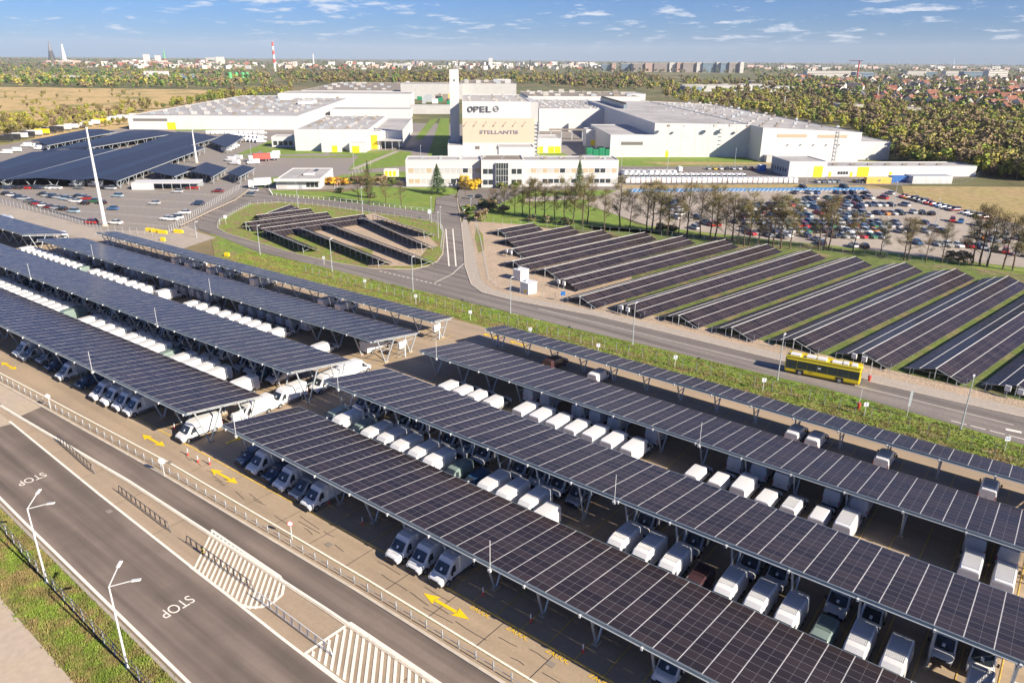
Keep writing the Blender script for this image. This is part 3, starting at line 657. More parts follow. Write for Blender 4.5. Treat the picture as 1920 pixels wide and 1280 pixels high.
    if ribs:
        b=MB()
        for i in range(11):
            x=-rt*0.85+i*rt*0.17; b.box(x-0.035,x+0.035,rf+0.95,L-0.35,H-0.02,H+0.055,paint)
        b.build('roof_ribs',t)
    return t
protos={}
def van(kind,paint,ribs,x,y,rz,label,group):
    key=(kind,paint,ribs)
    if key not in protos:
        t=van_thing(kind,paint,ribs,label,group); protos[key]=t; t.location=(x,y,0.08); t.rotation_euler=(0,0,rz); return t
    return dup(protos[key],(x,y,0.08),rz,label,group)
LEN=dict(big=6.3,mid=5.25,small=4.45)
ROWNAME={}
def row(vs,group,where,side,rz0=0.0):
    """vs: (x, y of nose or tail nearest the camera, kind, paint, ribs, facing) ; labels count from the left"""
    vs=sorted(vs,key=lambda v:v[0]); cn={'van_white':'white','van_green':'sage green','van_blue':'dark blue','van_dark':'dark maroon','van_silver':'silver grey'}
    kn={'big':'high roof van','mid':'medium van','small':'small van'}
    for i,(x,y,kind,paint,ribs,face) in enumerate(vs):
        jx=random.uniform(-.08,.08); jy=random.uniform(-.15,.15); y=y-(0.55 if 'nosing out' in where else 0)
        r=rz0+random.uniform(-.015,.015)
        if face=='n': o=van(kind,paint,ribs,x+jx,y+jy,r,None,group)
        else: o=van(kind,paint,ribs,x+jx,y+LEN[kind]+jy,r+PI,None,group)
        o['label']=f"{cn[paint]} {kn[kind]}, {ORD[i]} from left {where}"; o['group']=group
wb=('big','van_white')
R1=[(-80.3,45.2,'small','van_blue',0,'n'),(-77.3,44.8,*wb,0,'n'),(-74.2,44.9,'small','van_blue',0,'n'),(-71.2,44.6,*wb,0,'n'),(-68.2,44.8,'mid','van_silver',0,'n'),(-65.2,44.2,*wb,0,'n'),(-50.0,44.0,*wb,0,'n'),(-47.0,44.1,*wb,0,'n'),(-43.95,44.2,*wb,0,'n'),(-19.7,46.8,*wb,0,'n')]
row(R1,'vans nosing out under the nearest right carport','in row nosing out under nearest right carport','R')
bx=lambda k: -43.95+3.03*k
R2=[(bx(-12),57.9,'mid','van_green',0,'n'),(bx(-11),56.5,*wb,0,'n'),(bx(-10),57.9,'mid','van_green',0,'n'),(bx(-9),56.6,*wb,0,'n'),(bx(-8),56.9,*wb,0,'n'),(bx(-7),56.6,*wb,0,'n'),(bx(-6),56.9,*wb,0,'n'),(bx(-5),56.6,*wb,0,'n'),(bx(-4),57.6,'mid','van_green',0,'n'),(bx(-3),58.2,'small','van_blue',0,'n'),
 (bx(-2),56.6,*wb,0,'n'),(bx(-1),56.5,*wb,0,'n'),(bx(0),56.6,*wb,0,'n'),(bx(1),54.2,*wb,0,'n')]
for k,(kd,pt) in enumerate([wb,wb,wb,('mid','van_dark'),wb,wb,wb,('mid','van_green'),wb,wb]): R2.append((bx(4+k),56.8,kd,pt,1,'n'))
R2+=[(bx(15),56.8,*wb,1,'n'),(bx(16),56.8,*wb,1,'n')]
row(R2,'vans between first and second right carports','between first and second right carports','R')
R3=[(bx(k),63.9+random.uniform(0,.4),'big' if random.random()<.7 else 'mid',random.choice(['van_white']*5+['van_silver']),0,'n') for k in (-12,-11,-9,-8,-6,-5,-4,-2,-1,0,1,4,6,8,9,11,12,14,15)]
row(R3,'vans in shade under the second right carport','shaded under second right carport','R')
R4=[(bx(k),76.9,'mid','van_white',0,'t') for k in (-10,-9,-8,-7)]+[(bx(k),76.7,*wb,0,'t') for k in (-5,-4,-3,-2,-1,0,1)]+[(bx(4+k),77.0,'mid' if k!=2 else 'big','van_white',0,'t') for k in range(4)]+[(bx(8),77.4,'mid','van_white',1,'t'),(bx(9),77.2,'mid','van_white',0,'t'),(bx(10),77.0,'big','van_white',1,'t'),(bx(14),76.9,*wb,1,'t'),(bx(15),76.9,*wb,1,'t')]
row(R4,'vans tail out between second and third right carports','between second and third right carports','R')
R5=[(bx(k),83.6,'big','van_white',0,'t') for k in (-6,-5,-3,-2,-1,1,5,6,7,9,10,14,15)]
row(R5,'vans in shade under the third right carport','shaded under third right carport','R')
RD=[(-67.4,95.9,'mid','van_dark',0,'t'),(-58.3,95.9,'mid','van_white',0,'t'),(-25.8,96.2,'mid','van_white',0,'t'),(-22.9,96.0,'mid','van_white',0,'t'),(-14.1,96.5,'mid','van_white',0,'t'),(-2.2,96.5,'mid','van_white',0,'t')]
row(RD,'vans under the narrow right carport','under narrow right carport beside verge','R')
# left-hand rows
A1=R(2.0)
LR1=[(-144.2,41.4,*wb,0,'n'),(-141.3,41.7,'mid','van_silver',0,'n'),(-137.8,42.9,'mid','van_silver',0,'n'),(-133.3,42.4,'small','van_blue',0,'n'),(-127.6,41.9,*wb,0,'n'),(-121.8,42.6,'small','van_blue',0,'n'),(-115.4,42.1,*wb,0,'n'),(-112.2,42.3,*wb,0,'n'),(-109.1,42.4,*wb,0,'n'),(-106.0,42.6,*wb,0,'n'),(-92.4,43.6,*wb,0,'n')]
row(LR1,'vans nosing out under the nearest left carport','in row nosing out under nearest left carport','L',A1)
XL2=[-197.5,-194.6,-191.5,-188.4,-185.2,-182.3,-180.0,-176.8,-174.2,-171.0,-167.5,-164.5,-161.7,-158.6,-156.1,-147.9,-144.0,-140.4,-136.9,-132.1,-129.4,-126.4,-123.4,-120.5,-115.7,-112.3,-108.8,-105.6,-98.6]
LR2=[]
for i,x in enumerate(XL2):
    g=i in (14,); sm=i in (20,)
    LR2.append((x-1.0,60.3+(x+90)*0.040-5.9 +(1.0 if (i in (14,23)) else 0),'mid' if i in (23,) else 'big','van_green' if i in (14,23) else 'van_white',0,'n'))
row(LR2,'vans between first and second left carports','between first and second left carports','L',A1)
LR3=[(x,62.6+(x+90)*0.04,'big' if random.random()<.5 else 'mid',random.choice(['van_white']*4+['van_silver','van_blue']),0,'n') for x in np.arange(-200,-98,3.05) if random.random()<0.8]
row(LR3,'vans in shade under the second left carport','shaded under second left carport','L',A1)
XL4=[-222,-218.5,-215.3,-212,-208.9,-205.5,-202.4,-199.6,-196.2,-193,-189.8,-184.7,-181.2,-178.6,-175.6,-172.6,-168.1,-164.8,-161.7,-154.4,-143.7,-140.5,-136.6,-132.4,-129.2,-125.9,-122.8,-119.6,-115.7,-103.0]
LR4=[(x-1.0,75.4+(x+90)*0.035,'mid' if i!=19 else 'big','van_green' if i==10 else 'van_white',0,'t') for i,x in enumerate(XL4)]
row(LR4,'vans tail out between second and third left carports','between second and third left carports','L',A1)
LR5=[(x,82.0+(x+90)*0.04,'big' if random.random()<.5 else 'mid','van_white',0,'t') for x in np.arange(-214,-118,3.05) if random.random()<0.75]+[(-98,81.5,*wb,0,'t'),(-116,81.5,*wb,0,'t')]
row(LR5,'vans in shade under the third left carport','shaded under third left carport','L',A1)
LRD=[(-181.5,90.8,'mid','van_white',0,'t'),(-175.6,91.0,'mid','van_white',0,'t'),(-165.8,91.4,'mid','van_white',0,'t'),(-160.8,91.6,'mid','van_silver',0,'t'),(-148.7,92.2,'big','van_white',0,'t'),(-125.2,93.2,'mid','van_white',0,'t'),(-119.8,93.4,'mid','van_white',0,'t')]
row(LRD,'vans under the narrow left carport','under narrow left carport beside verge','L',A1)
g='white vans queued across the carport gap'
van(*wb,0,-91.6,51.4,A1,'white high roof van behind the van at the nearest left carport end',g)
van(*wb,0,-91.8,57.6,A1,'long white van nosing out between the two nearest left carport ends',g)
van(*wb,0,-91.2,64.8,A1,'white van half hidden by the posts of the second left carport',g)
van(*wb,0,-92.2,77.4,A1+PI,'white van with nose towards the road at the second left carport end',g)
for i,(a,c) in enumerate(((20,412),(92,437),(122,442),(8,410))):
    P=G(a,c,2.4); van('big','van_white',0,P.x,P.y,R(75),['white van behind the short far left carport, left of two others','white van behind short far left carport, middle of the gap','white van right of the short far left carport end','white van at the left picture edge behind the short carport'][i],'white vans on the service road')
# ------------------------------------------------------------------ ground-mounted solar arrays
PAN2=panel_mesh('solar_panel',1.15,2.42,'y')
def array_panels(t,L_,W,z0,z1,side,lim):
    """panels of one slope: local x along the table, y from ridge outward (side=+1/-1)"""
    an=math.atan2(z1-z0,W); rl=math.hypot(W,z1-z0); n=int(L_/1.165); ms=[]
    for i in range(n):
        for j in range(2):
            m=Matrix.Translation((0,0,z1))@(Matrix.Rotation(-an,4,'X'))@Matrix.Translation((i*1.165,0.04+j*(rl/2),random.uniform(-.006,.006)))@Matrix.Rotation(random.uniform(-.007,.007),4,'Y')
            if side<0: m=Matrix.Translation((L_,0,0))@Matrix.Rotation(PI,4,'Z')@m
            ms.append(m)
    for m in ms[:lim]:
        o=bpy.data.objects.new('solar_panel',PAN2); COL.objects.link(o); o.parent=t; o.matrix_basis=m
    if ms[lim:]: merge('solar_panel_field',PAN2,ms[lim:],t,kind='stuff')
def tent(A,C,label,inv=False,hw=4.9,zr=2.05,z0=0.55,lim=150):
    d=C-A; L_=d.length; rz=math.atan2(d.y,d.x); t=empty('solar_array',(A.x,A.y,0.12),rz,label,'solar array','tent-shaped solar arrays on the ground')
    array_panels(t,L_,hw,z0,zr,1,lim); array_panels(t,L_,hw,z0,zr,-1,lim)
    b=MB(); b.box(0,L_,-0.06,0.06,zr-0.02,zr+0.05,'alu'); b.build('ridge_rail',t)
    s=(zr-z0)/hw
    for sg in (-1,1):
        b=MB(); y=sg*hw/2; b.box(0,L_,y-0.045,y+0.045,zr-s*hw/2+0.005,zr-s*hw/2+0.035,'alu'); b.build('joint_rail',t)
    pm=MB(); pm.box(-0.06,0.06,-0.06,0.06,0,1,'steel'); pm=pm.mesh('post'); x=0.4
    rf=MB(); 
    for sg in (-1,1): rf.bar((0,0,zr-0.1),(0,sg*hw,z0-0.1),0.09,'steel',0.12)
    rfm=rf.mesh('rafter')
    rfx=MB(); rfx.bar((0,0,zr-0.1),(0,hw,z0-0.1),0.09,'steel',0.12); rfx=rfx.mesh('rafter'); rfy=MB(); rfy.bar((0,0,zr-0.1),(0,-hw,z0-0.1),0.09,'steel',0.12); rfy=rfy.mesh('rafter')
    while x<L_:
        for y in (-hw*0.7,0,hw*0.7):
            o=inst('post',pm,t,(x,y,0)); o.scale=(1,1,zr-0.1-s*abs(y))
        inst('rafter',rfx,t,(x,0,0)); inst('rafter',rfy,t,(x,0,0)); x+=max(3.5,L_/8 if L_>20 else 3.5)
    if inv:
        for y in (0.9,-0.9):
            b=MB(); b.box(-1.0,-0.65,y-0.42,y+0.42,1.05,1.95,'white_metal',bot=True); b.build('inverter',t)
            b=MB(); b.bar((-0.82,y,0),(-0.82,y,1.1),0.08,'steel'); b.build('inverter_post',t)
    return t
TN=[((932,431),(999.8,418.8)),((946.7,448.3),(1068.5,424)),((958,467.7),(1130,431.7)),((960,490.6),(1209,435.8)),((1019.6,505.2),(1280,442.5)),((1057,525),(1360,449.5)),((1085,557.3),(1439,458)),((1176,573),(1520,469.5)),((1271,592.5),(1604,481.5)),((1370.6,615),(1697.5,492.4)),((1486.9,637.5),(1792,504.2)),((1616,663.8),(1890,518))]
ends=[]
for i,(a,c) in enumerate(TN):
    A,C=G(*a,2.05),G(*c,2.05); A.z=C.z=0; ends.append((A,C))
d=ends[11][0]-ends[8][0]; d/=3
for k in (1,2,3,4): ends.append((ends[11][0]+d*k,ends[11][1]+d*k))
tl=['behind the two white cabinets','nearest the hedge','with white inverters at its near end','beside the gravel','ending at the fence']
for i,(A,C) in enumerate(ends):
    tent(A,C,f'tent-shaped ground solar array, {ORD[i]} from left in the field by the bus',inv=i in (2,5,7,11,13) or i==9 and False,lim=150 if i>3 else 150)
for i,(a,c) in enumerate((((500,400),(545,384)),((480,404),(582,391)),((458,418),(614,398)),((489,429),(683,402)))):
    A,C=G(*a,2.4),G(*c,2.4); A.z=C.z=0
    tent(A,C,f'short tilted solar array on the traffic island, {ORD[i]} from the back',hw=4.0,zr=2.4,z0=0.6)
def lean(A,C,label,W=4.4,zh=2.5,zl=0.7):
    """single slope falling away from the camera"""
    d=C-A; L_=d.length; rz=math.atan2(d.y,d.x); t=empty('solar_array',(A.x,A.y,0.14),rz,label,'solar array','long tilted solar arrays on the island')
    array_panels(t,L_,W,zl,zh,1,300)
    b=MB(); b.box(0,L_,-0.10,0.0,zh-0.12,zh+0.02,'alu',bot=True); b.build('top_rail',t)
    for f in (0.25,0.55,0.85):
        b=MB(); y=W*f; z=zh-(zh-zl)*f; b.box(0,L_,y-0.05,y+0.05,z-0.22,z-0.08,'steel',bot=True); b.build('purlin',t)
    pm=MB(); pm.bar((0,0.3,0),(0,0.15,zh-0.1),0.10,'steel'); pm=pm.mesh('post'); pm2=MB(); pm2.bar((0,W*0.8,0),(0,W*0.8,zl+0.2),0.10,'steel'); pm2=pm2.mesh('post')
    br=MB(); br.bar((0,0.2,0.6),(0,W*0.7,zl+0.35),0.07,'steel'); br=br.mesh('brace'); x=0.3
    while x<L_: inst('post',pm,t,(x,0,0)); inst('post',pm2,t,(x,0,0)); inst('brace',br,t,(x,0,0)); x+=3.0
for i,(a,c) in enumerate((((497,431),(572,462)),((556,425),(712,487)),((610,418),(793,486)),((675,407),(791,457)),((697,403),(796,434)))):
    A,C=G(*a,2.5),G(*c,2.5); A.z=C.z=0
    lean(A,C,f'long solar array seen from its shaded back on the island, {ORD[i]} from the front')
# transformer cabinets
for i,((x,y),lab) in enumerate((((984,551),'white transformer cabinet with yellow warning label beside the first arrays'),((970,526),'white transformer cabinet behind the one with the yellow label'))):
    P=G(x,y); t=empty('transformer_cabinet',(P.x,P.y,0.12),R(-8),lab,'cabinet')
    b=MB(); b.box(-1.3,1.3,-0.2,2.6,0,2.5,'white_metal',bot=True); b.build('housing',t)
    b=MB(); b.box(-1.4,1.4,-0.3,2.7,2.5,2.62,'white_metal',bot=True); b.build('roof',t)
    b=MB(); b.cyl((-0.5,0.9),0.35,0.3,2.62,3.0,'steel'); b.build('roof_vent',t)
    if i==0:
        b=MB(); b.box(-0.1,0.75,-0.23,-0.205,0.35,0.95,'door_yellow'); b.build('warning_label',t)
    b=MB(); b.box(-0.02,0.02,-0.23,-0.205,0.1,2.3,'steel'); b.build('door_seam',t)
# ------------------------------------------------------------------ bus
A,C=G(1472,700),G(1611,728); d=(C-A); rz=math.atan2(d.y,d.x)
t=empty('city_bus',(A.x-0.3,A.y+0.1,0.15),rz,'yellow electric city bus with white roof boxes driving past the solar field','bus')
BL,BW,BH=12.0,2.5,3.0
b=MB(); loft(b,[(0,[(1.0,0.35),(1.14,0.6),(1.16,1.2),(1.14,2.5),(1.05,2.95),(0.5,3.0)]),(0.25,[(1.1,0.3),(1.25,0.6),(1.25,1.2),(1.22,2.6),(1.12,2.98),(0.5,3.05)]),(BL-0.2,[(1.1,0.3),(1.25,0.6),(1.25,1.2),(1.22,2.6),(1.12,2.98),(0.5,3.05)]),(BL,[(1.0,0.35),(1.17,0.6),(1.17,1.2),(1.15,2.5),(1.05,2.95),(0.5,3.0)])],'bus_yellow')
b.v=[(y,x+1.25,z) for x,y,z in b.v]; b.build('body',t)
for y,s_ in ((-0.02,1),(2.52,-1)):
    for i,(x0,x1,zz) in enumerate(((0.15,1.9,0.95),(2.0,3.6,1.15),(3.65,5.2,1.15),(5.25,6.8,1.15),(6.85,8.4,1.15),(8.45,10.1,1.15),(10.15,11.8,1.15))):
        b=MB(); b.box(x0,x1,min(y,y+0.03),max(y,y+0.03),zz,2.55,'glass_dark'); b.build('side_window',t)
    for x in (2.55,8.9):
        b=MB(); b.wheel(0,0,0,0.48,0.28); b.v=[(yy+x,xx+(0.12 if s_>0 else 2.38),z+0.48) for xx,yy,z in b.v]; b.build('wheel',t)
        b=MB(); b.box(x-0.62,x+0.62,min(y-0.004*s_,y+0.02),max(y-0.004*s_,y+0.02),0.3,1.02,'dark'); b.build('wheel_arch',t)
b=MB(); b.box(-0.03,0.0,0.2,2.3,1.0,2.75,'glass_dark'); b.build('windscreen',t)
b=MB(); b.box(BL,BL+0.03,0.35,2.15,1.5,2.6,'glass_dark'); b.build('rear_window',t)
for sg in (0.0,2.35):
    b=MB(); b.box(0.2,BL-0.1,sg+0.02,sg+0.13,3.0,3.28,'bus_yellow'); b.build('roof_cowl',t)
for x0,x1,h in ((0.6,2.2,0.3),(3.2,4.7,0.36),(4.95,6.4,0.36),(7.3,8.9,0.25),(9.0,9.8,0.35),(10.3,11.2,0.3)):
    b=MB(); b.box(x0,x1,0.5,2.0,3.02,3.02+h,'white_metal'); b.build('roof_unit',t)
me=text_mesh('bus_logo','mks',0.42,'dark'); o=inst('side_lettering',me,t,(4.3,-0.03,0.92)); o.rotation_euler=(R(90),0,0)
b=MB(); b.box(5.3,5.8,-0.035,-0.028,1.75,2.05,'paper'); b.build('window_sticker',t)
# ------------------------------------------------------------------ street lamps and masts
def lamp(P,h,label,arms=1,rz=0.0,group='street lamps along the public road'):
    t=empty('street_lamp',(P.x,P.y,0.1),rz,label,'street lamp',group)
    b=MB(); b.cyl((0,0),0.11,0.065,0,h,'steel' if arms==1 else 'white_metal',8); b.build('pole',t)
    b=MB(); b.cyl((0,0),0.2,0.2,0,0.12,'steel',8); b.build('base_plate',t)
    hs=((0,1.3),) if arms==1 else tuple((math.atan2(q.y,q.x)-rz,1.9) for q in [G(a,c,9.3)-G(57,961,8.9) for a,c in ((71,938),(88,953))])
    for a,l in hs:
        x,y=math.cos(a)*l,math.sin(a)*l
        if arms==1: x,y=0.25,0
        b=MB(); b.bar((0,0,h-0.03),(x,y,h+0.45 if arms>1 else h+0.12),0.07,'white_metal'); ar=b.build('arm',t)
        b=MB(); L0=Vector((x,y,h+0.45 if arms>1 else h+0.12)); dv=Vector((x,y,0)).normalized(); b.bar(L0,L0+dv*0.75+Vector((0,0,0.08)),0.28,'white_metal',0.1); b.build('lamp_head',ar)
    return t
lamp(G(240,1255),8.9,'double-headed street lamp by the fence, nearer one in the bottom left',2,R(35),'double-headed lamps at the fence')
lamp(G(88.5,1094),8.9,'double-headed street lamp by the fence, farther one at left edge',2,R(35),'double-headed lamps at the fence')
for i,((x,y),ty) in enumerate((((1801,806),710),((1457.5,712.5),631),((1185.8,646),571),((957,588),523),((774.5,547),484),((623,510),450),((488,478),425),((369,446),418))):
    h=hgt(x,y,ty); lamp(G(x,y),h,f'grey street lamp on the verge, {ORD[i]} from the right',1,R(95))
for i,((x,y),ty,lab) in enumerate((((559,390),341,'grey street lamp in front of the gate house lawn'),((680,402),353,'grey street lamp beside the two bare trees on the lawn'),((809,418),372,'grey lamp post on the island near the junction, farther back'),((822,447),400,'grey lamp post on the island edge near the junction'),((826,430),390,'thin grey pole on the island corner'),((883,408),375,'thin grey pole by the first solar arrays'),((1250,335),288,'grey lamp post in front of the long white wall'),((1165,312),281,'lamp post at the left end of the long white wall'),((1377,312),280,'tall lamp post near the shaded wall notch'),((789,297),274,'lamp post on the works street left of the office'),((664,320),290,'lamp post beside the yard lawn'),((471,291),262,'lamp post beside the parked vans in the works yard'),((1672,402),343,'slim mast in the worker car park, left one'),((1752,430),375,'slim mast in the worker car park, right one'),((1656,468),410,'thin lamp post at the front of the worker car park'),((1850,492),410,'thin lamp post at the right of the worker car park'),((1512,345),318,'lamp post in front of the low blue-grey building'))):
    lamp(G(x,y),hgt(x,y,ty),lab,1,R(120),'other lamp posts')
for i,(x,y,ty,lab) in enumerate(((197,424,242,'very tall white floodlight mast in the visitor car park'),(369,306,246,'tall white floodlight mast behind the small carports'))):
    P=G(x,y); h=hgt(x,y,ty); t=empty('floodlight_mast',(P.x,P.y,0.1),0,lab,'mast','white floodlight masts')
    b=MB(); b.cyl((0,0),0.62,0.24,0,h,'white_metal',12); b.build('pole',t); b=MB(); b.cyl((0,0),1.1,0.9,0,0.5,'concrete_pale',12); b.build('foundation',t)
    b=MB(); b.box(-0.3,0.3,-0.3,0.3,h,h+0.4,'white_metal'); b.build('top_cap',t)
# ------------------------------------------------------------------ fences, rails, small street furniture
def fence(pts,label,h,sp,name='mesh_fence',k='mesh_fence',group=None,wires=3,wd=0.045,pw=0.07,wk='steel',maxp=300,tilt=0):
    pts=[Vector((p.x,p.y,0)) for p in pts]
    t=empty(name,(pts[0].x,pts[0].y,0.1),0,label,'fence',group); o0=pts[0]
    pb=MB(); pb.box(-pw/2,pw/2,-pw/2,pw/2,0,h,k); pm=pb.mesh('post'); wr=[MB() for _ in range(wires)]; n_=0
    for a,c in zip(pts[:-1],pts[1:]):
        l=(c-a).length; m=max(1,round(l/sp))
        for i in range(m):
            if n_<maxp: P=a+(c-a)*(i/m)-o0; inst('post',pm,t,(P.x,P.y,0)); n_+=1
        for j in range(wires):
            z=h*(0.12+0.84*j/max(1,wires-1)) if wires>1 else h
            wr[j].bar(a-o0+Vector((0,0,z)),c-o0+Vector((0,0,z)),wd,wk)
    for j in range(wires): wr[j].build('rail',t)
    return t
fence(poly([-30,-57.5,-75.3,-89.6,-110,-150],[18.4,18.9,19.3,20.0,20.8,22.5]),'dark grey railing fence with leaning posts at the bottom left roadside',1.6,2.3,'roadside_fence',wires=3,wk='dark_rail',k='steel',wd=0.05,pw=0.08)
vf=[Vector((p.x,p.y-6.4,0)) for p in se[1:13]]
fence(vf,'long thin mesh fence on the verge behind the narrow carports',1.9,2.6,'verge_fence',wires=2,wd=0.025,k='steel',wk='mesh_fence')
fence(pxs([(2100,790),(1920,750),(1740,715),(1440,651),(1260,609),(1110,577),(975,551),(935,542),(915,525),(900,450),(890,420)]),'thin wire fence in front of the tent-shaped solar arrays',1.7,3.0,'array_fence',wires=2,wd=0.02,k='steel',wk='steel')
fence(pxs([(893,417),(975,424),(1060,432),(1160,438),(1240,444),(1340,453),(1500,467),(1620,480),(1750,498),(1920,520),(2080,540)]),'thin wire fence behind the solar arrays along the tree row',1.8,3.0,'array_fence',wires=2,wd=0.02,k='steel',wk='steel')
fence(pxs([(x,y) for x,y in [(470,386),(523,382),(586,386),(669,398),(752,409),(812,420),(826,426),(830,443),(826,475)]]),'thin wire fence along the far edge of the traffic island',1.7,2.6,'island_fence',wires=2,wd=0.02,k='steel',wk='steel')
fence(pxs([(470,386),(440,401),(413,418),(412,427)]),'thin wire fence at the left tip of the traffic island',1.7,1.8,'island_fence',wires=2,wd=0.02,k='steel',wk='steel')
fence(pxs([(505,358),(511,367),(560,372),(607,376),(660,381),(711,387),(760,393),(815,399)]),'white railing along the upper road below the front lawn',1.15,2.3,'white_railing',k='white_metal',wk='white_metal',wires=2,wd=0.09,pw=0.13)
fence(pxs([(0,383),(100,405),(190,433),(300,443)]),'thin mesh fence along the service road by the visitor car park',1.9,2.6,'car_park_fence',wires=2,wd=0.025,k='steel',wk='steel')
fence(pxs([(340,428),(390,403),(440,380),(468,360)]),'cream guard rail beside the ramp road',0.8,2.5,'guard_rail',k='concrete_pale',wk='concrete_pale',wires=1,wd=0.25)
fence(pxs([(318,436),(350,415),(400,385),(455,352)]),'pale post fence beside the ramp road',2.0,2.0,'ramp_fence',k='white_metal',wk='mesh_fence',wires=1,wd=0.03)
fence(pxs([(1560,345),(1800,346),(1840,330),(1890,322)]),'mesh fence around the low sheds by the meadow',2.2,3,'shed_fence',k='steel',wk='steel',wires=2,wd=0.03)
fence(pxs([(628,357),(642,345),(700,310)]),'white flag poles row beside the gate house path',2.4,6,'pole_row',k='white_metal',wk='white_metal',wires=1,wd=0.02)
# delineators between lane and middle road
f=lambda x:float(np.interp(x,[p.x for p in L4][::-1],[p.y for p in L4][::-1]))+0.75
pb=MB(); pb.box(-0.05,0.05,-0.05,0.05,0,1.0,'steel'); pm=pb.mesh('post'); t=empty('post_and_cable_rail',(0,0,0.1),0,'low rail of slim grey posts between the beige lane and the middle road','railing')
xs=list(np.arange(-145,-18,2.05)); 
for x in xs: inst('post',pm,t,(x,f(x),0))
b=MB()
for a,c in zip(xs[:-1],xs[1:]): b.bar((a,f(a),0.45),(c,f(c),0.45),0.05,'steel')
b.build('cable',t)
# white hoop railing on the median
def hooprail(x0,x1,label,y=31.6,slx=0.0,rk='white_metal'):
    t=empty('median_railing',(x0,y,0.1),math.atan(slx),label,'railing','white railings on the median')
    L_=x1-x0; n_=int(L_/1.15); fm_=MB()
    b=MB(); b.bar((0.5,0,1.15),(L_-0.5,0,1.15),0.07,rk); b.bar((0,0,0.0),(0.5,0,1.15),0.07,rk); b.bar((L_,0,0.0),(L_-0.5,0,1.15),0.07,rk); b.build('top_rail',t)
    b=MB(); b.bar((0,0,0.22),(L_,0,0.22),0.06,rk); b.build('bottom_rail',t)
    pb=MB(); pb.box(-0.13,0.13,-0.015,0.015,0.2,1.15,rk); pm=pb.mesh('baluster')
    for i in range(1,n_): inst('baluster',pm,t,(i*L_/n_,0,0))
hooprail(-70.5,-57.5,'dark railing standing in the hatched island of the median',31.7,0,'dark_rail')
hooprail(-86.5,-73.5,'dark railing left of the hatched island on the median',31.9,-0.02,'dark_rail')
hooprail(-106,-93,'dark railing at the far left of the median',32.8,-0.06,'dark_rail')
hooprail(-56.5,-44.5,'white railing between the two hatched islands',31.2,-0.01)
hooprail(-36,-27,'white railing on the nearest hatched island at the bottom',31.2)
# hazard posts
def striped_post(P,label,k1='door_yellow'):
    t=empty('hazard_post',(P.x,P.y,0.12),0,label,'post')
    for i in range(5):
        b=MB(); b.cyl((0,0),0.14,0.14,i*0.2,(i+1)*0.2,k1 if i%2 else 'dark',10); b.build('stripe_band',t)
striped_post(G(381,1040),'black and yellow hazard post at the tip of the hatched island')
rc=[(394,872,'left'),(353,855,''),(372,868,''),(328,806,''),(427,806,''),(906,1118,''),(995,1168,''),(1093,1225,''),(680,985,''),(617,945,'')]
whr=['behind the van at the nearest left carport end','left of two by the parked white van','right of two by the parked white van','at the shadow tip of the left carport','near the corner of the nearest right carport','in the shaded bay right of the three vans','in the second shaded bay right of the three vans','in the shaded bay near the bottom edge','in the empty bay left of the three vans','right of the six vans in the nearest row']
for i,(x,y,_) in enumerate(rc):
    P=G(x,y); t=empty('bollard',(P.x,P.y,0.13),0,'red and white bollard '+whr[i],'bollard','red and white bollards')
    b=MB(); b.cyl((0,0),0.13,0.10,0,0.45,'red_white',8); b.build('base',t); b=MB(); b.cyl((0,0),0.06,0.06,0.45,1.0,'paper',8); b.build('post',t)
# round and square signs
def sign(P,h,r,lab,k='white_metal',square=False,txt=None,rz=R(38),tk='dark',wd=None):
    t=empty('road_sign',(P.x,P.y,0.1),rz,lab,'sign'); b=MB(); b.cyl((0,0),0.045,0.045,0,h,'white_metal',6); b.build('pole',t)
    b=MB(); wd=wd or r
    if square: b.box(-wd,wd,-0.06,-0.03,h-r,h+r,k,bot=True)
    else:
        c=[(r*math.cos(2*PI*i/20),r*math.sin(2*PI*i/20)+h) for i in range(20)]; b.poly([(x,-0.06,z) for x,z in c],k); b.poly([(x,-0.03,z) for x,z in c][::-1],'steel')
        q=len(b.v); 
        for i in range(20): j=(i+1)%20; b.f.append((i,j,20+(19-0-j)%20+0,20+i)) if False else None
    b.build('plate',t)
    if not square and k=='paper':
        b=MB()
        for i in range(20):
            a0,a1=2*PI*i/20,2*PI*(i+1)/20; b.poly([(r*math.cos(a),-0.066,h+r*math.sin(a)) if m else (r*.8*math.cos(a),-0.066,h+r*.8*math.sin(a)) for a,m in ((a0,1),(a1,1),(a1,0),(a0,0))],'red_white')
        b.build('red_rim',t)
    if txt:
        me=text_mesh('sign_letter',txt,r*1.7,tk); o=inst('letter',me,t,(0,-0.066,h)); o.rotation_euler=(R(90),0,0)
    return t
sign(G(309,893),2.2,0.48,'round white sign on a pole between lane and middle road, nearest the left carport')
sign(G(96,768),2.2,0.4,'round white sign on a pole beside the lane at the left')
sign(G(548,1012),2.1,0.34,'small round red-edged sign on a pole by the rail','paper')
for x,y,c in ((540,430,None),(534+0,0,None)): pass
for i,(x,y,ch) in enumerate(((538,436,'G'),(608,497,'H'),(685,542,'J'),(780,571,'K'),(882,602,'L'),(994,635,'N'),(1121,666,'P'),(1265,689,'R'),(1430,733,'S'),(1620,780,'T'),(1883,846,'W'))):
    if ch in 'G': continue
    P=G(x,y); sign(P,1.9,0.34,f'small white square sign lettered {ch} on the verge behind the carport','paper',True,ch,rz=R(30),tk='sign_blue',wd=0.34)
sign(G(1055,566),1.9,0.5,'blue sign by the gravel near the first inverters','sign_blue',True)
sign(G(424,421),2.4,0.5,'white board sign at the left tip of the traffic island','paper',True)
sign(G(870,407),2.6,0.55,'white board sign beside the junction near the first arrays','paper',True)
sign(G(806,412),2.6,0.6,'pale board sign at the end of the white railing','paper',True)
P=G(1700,781); sign(P,3.0,1.3,'tall narrow pale sign panel on the verge beside the road','steel',True,wd=0.22)
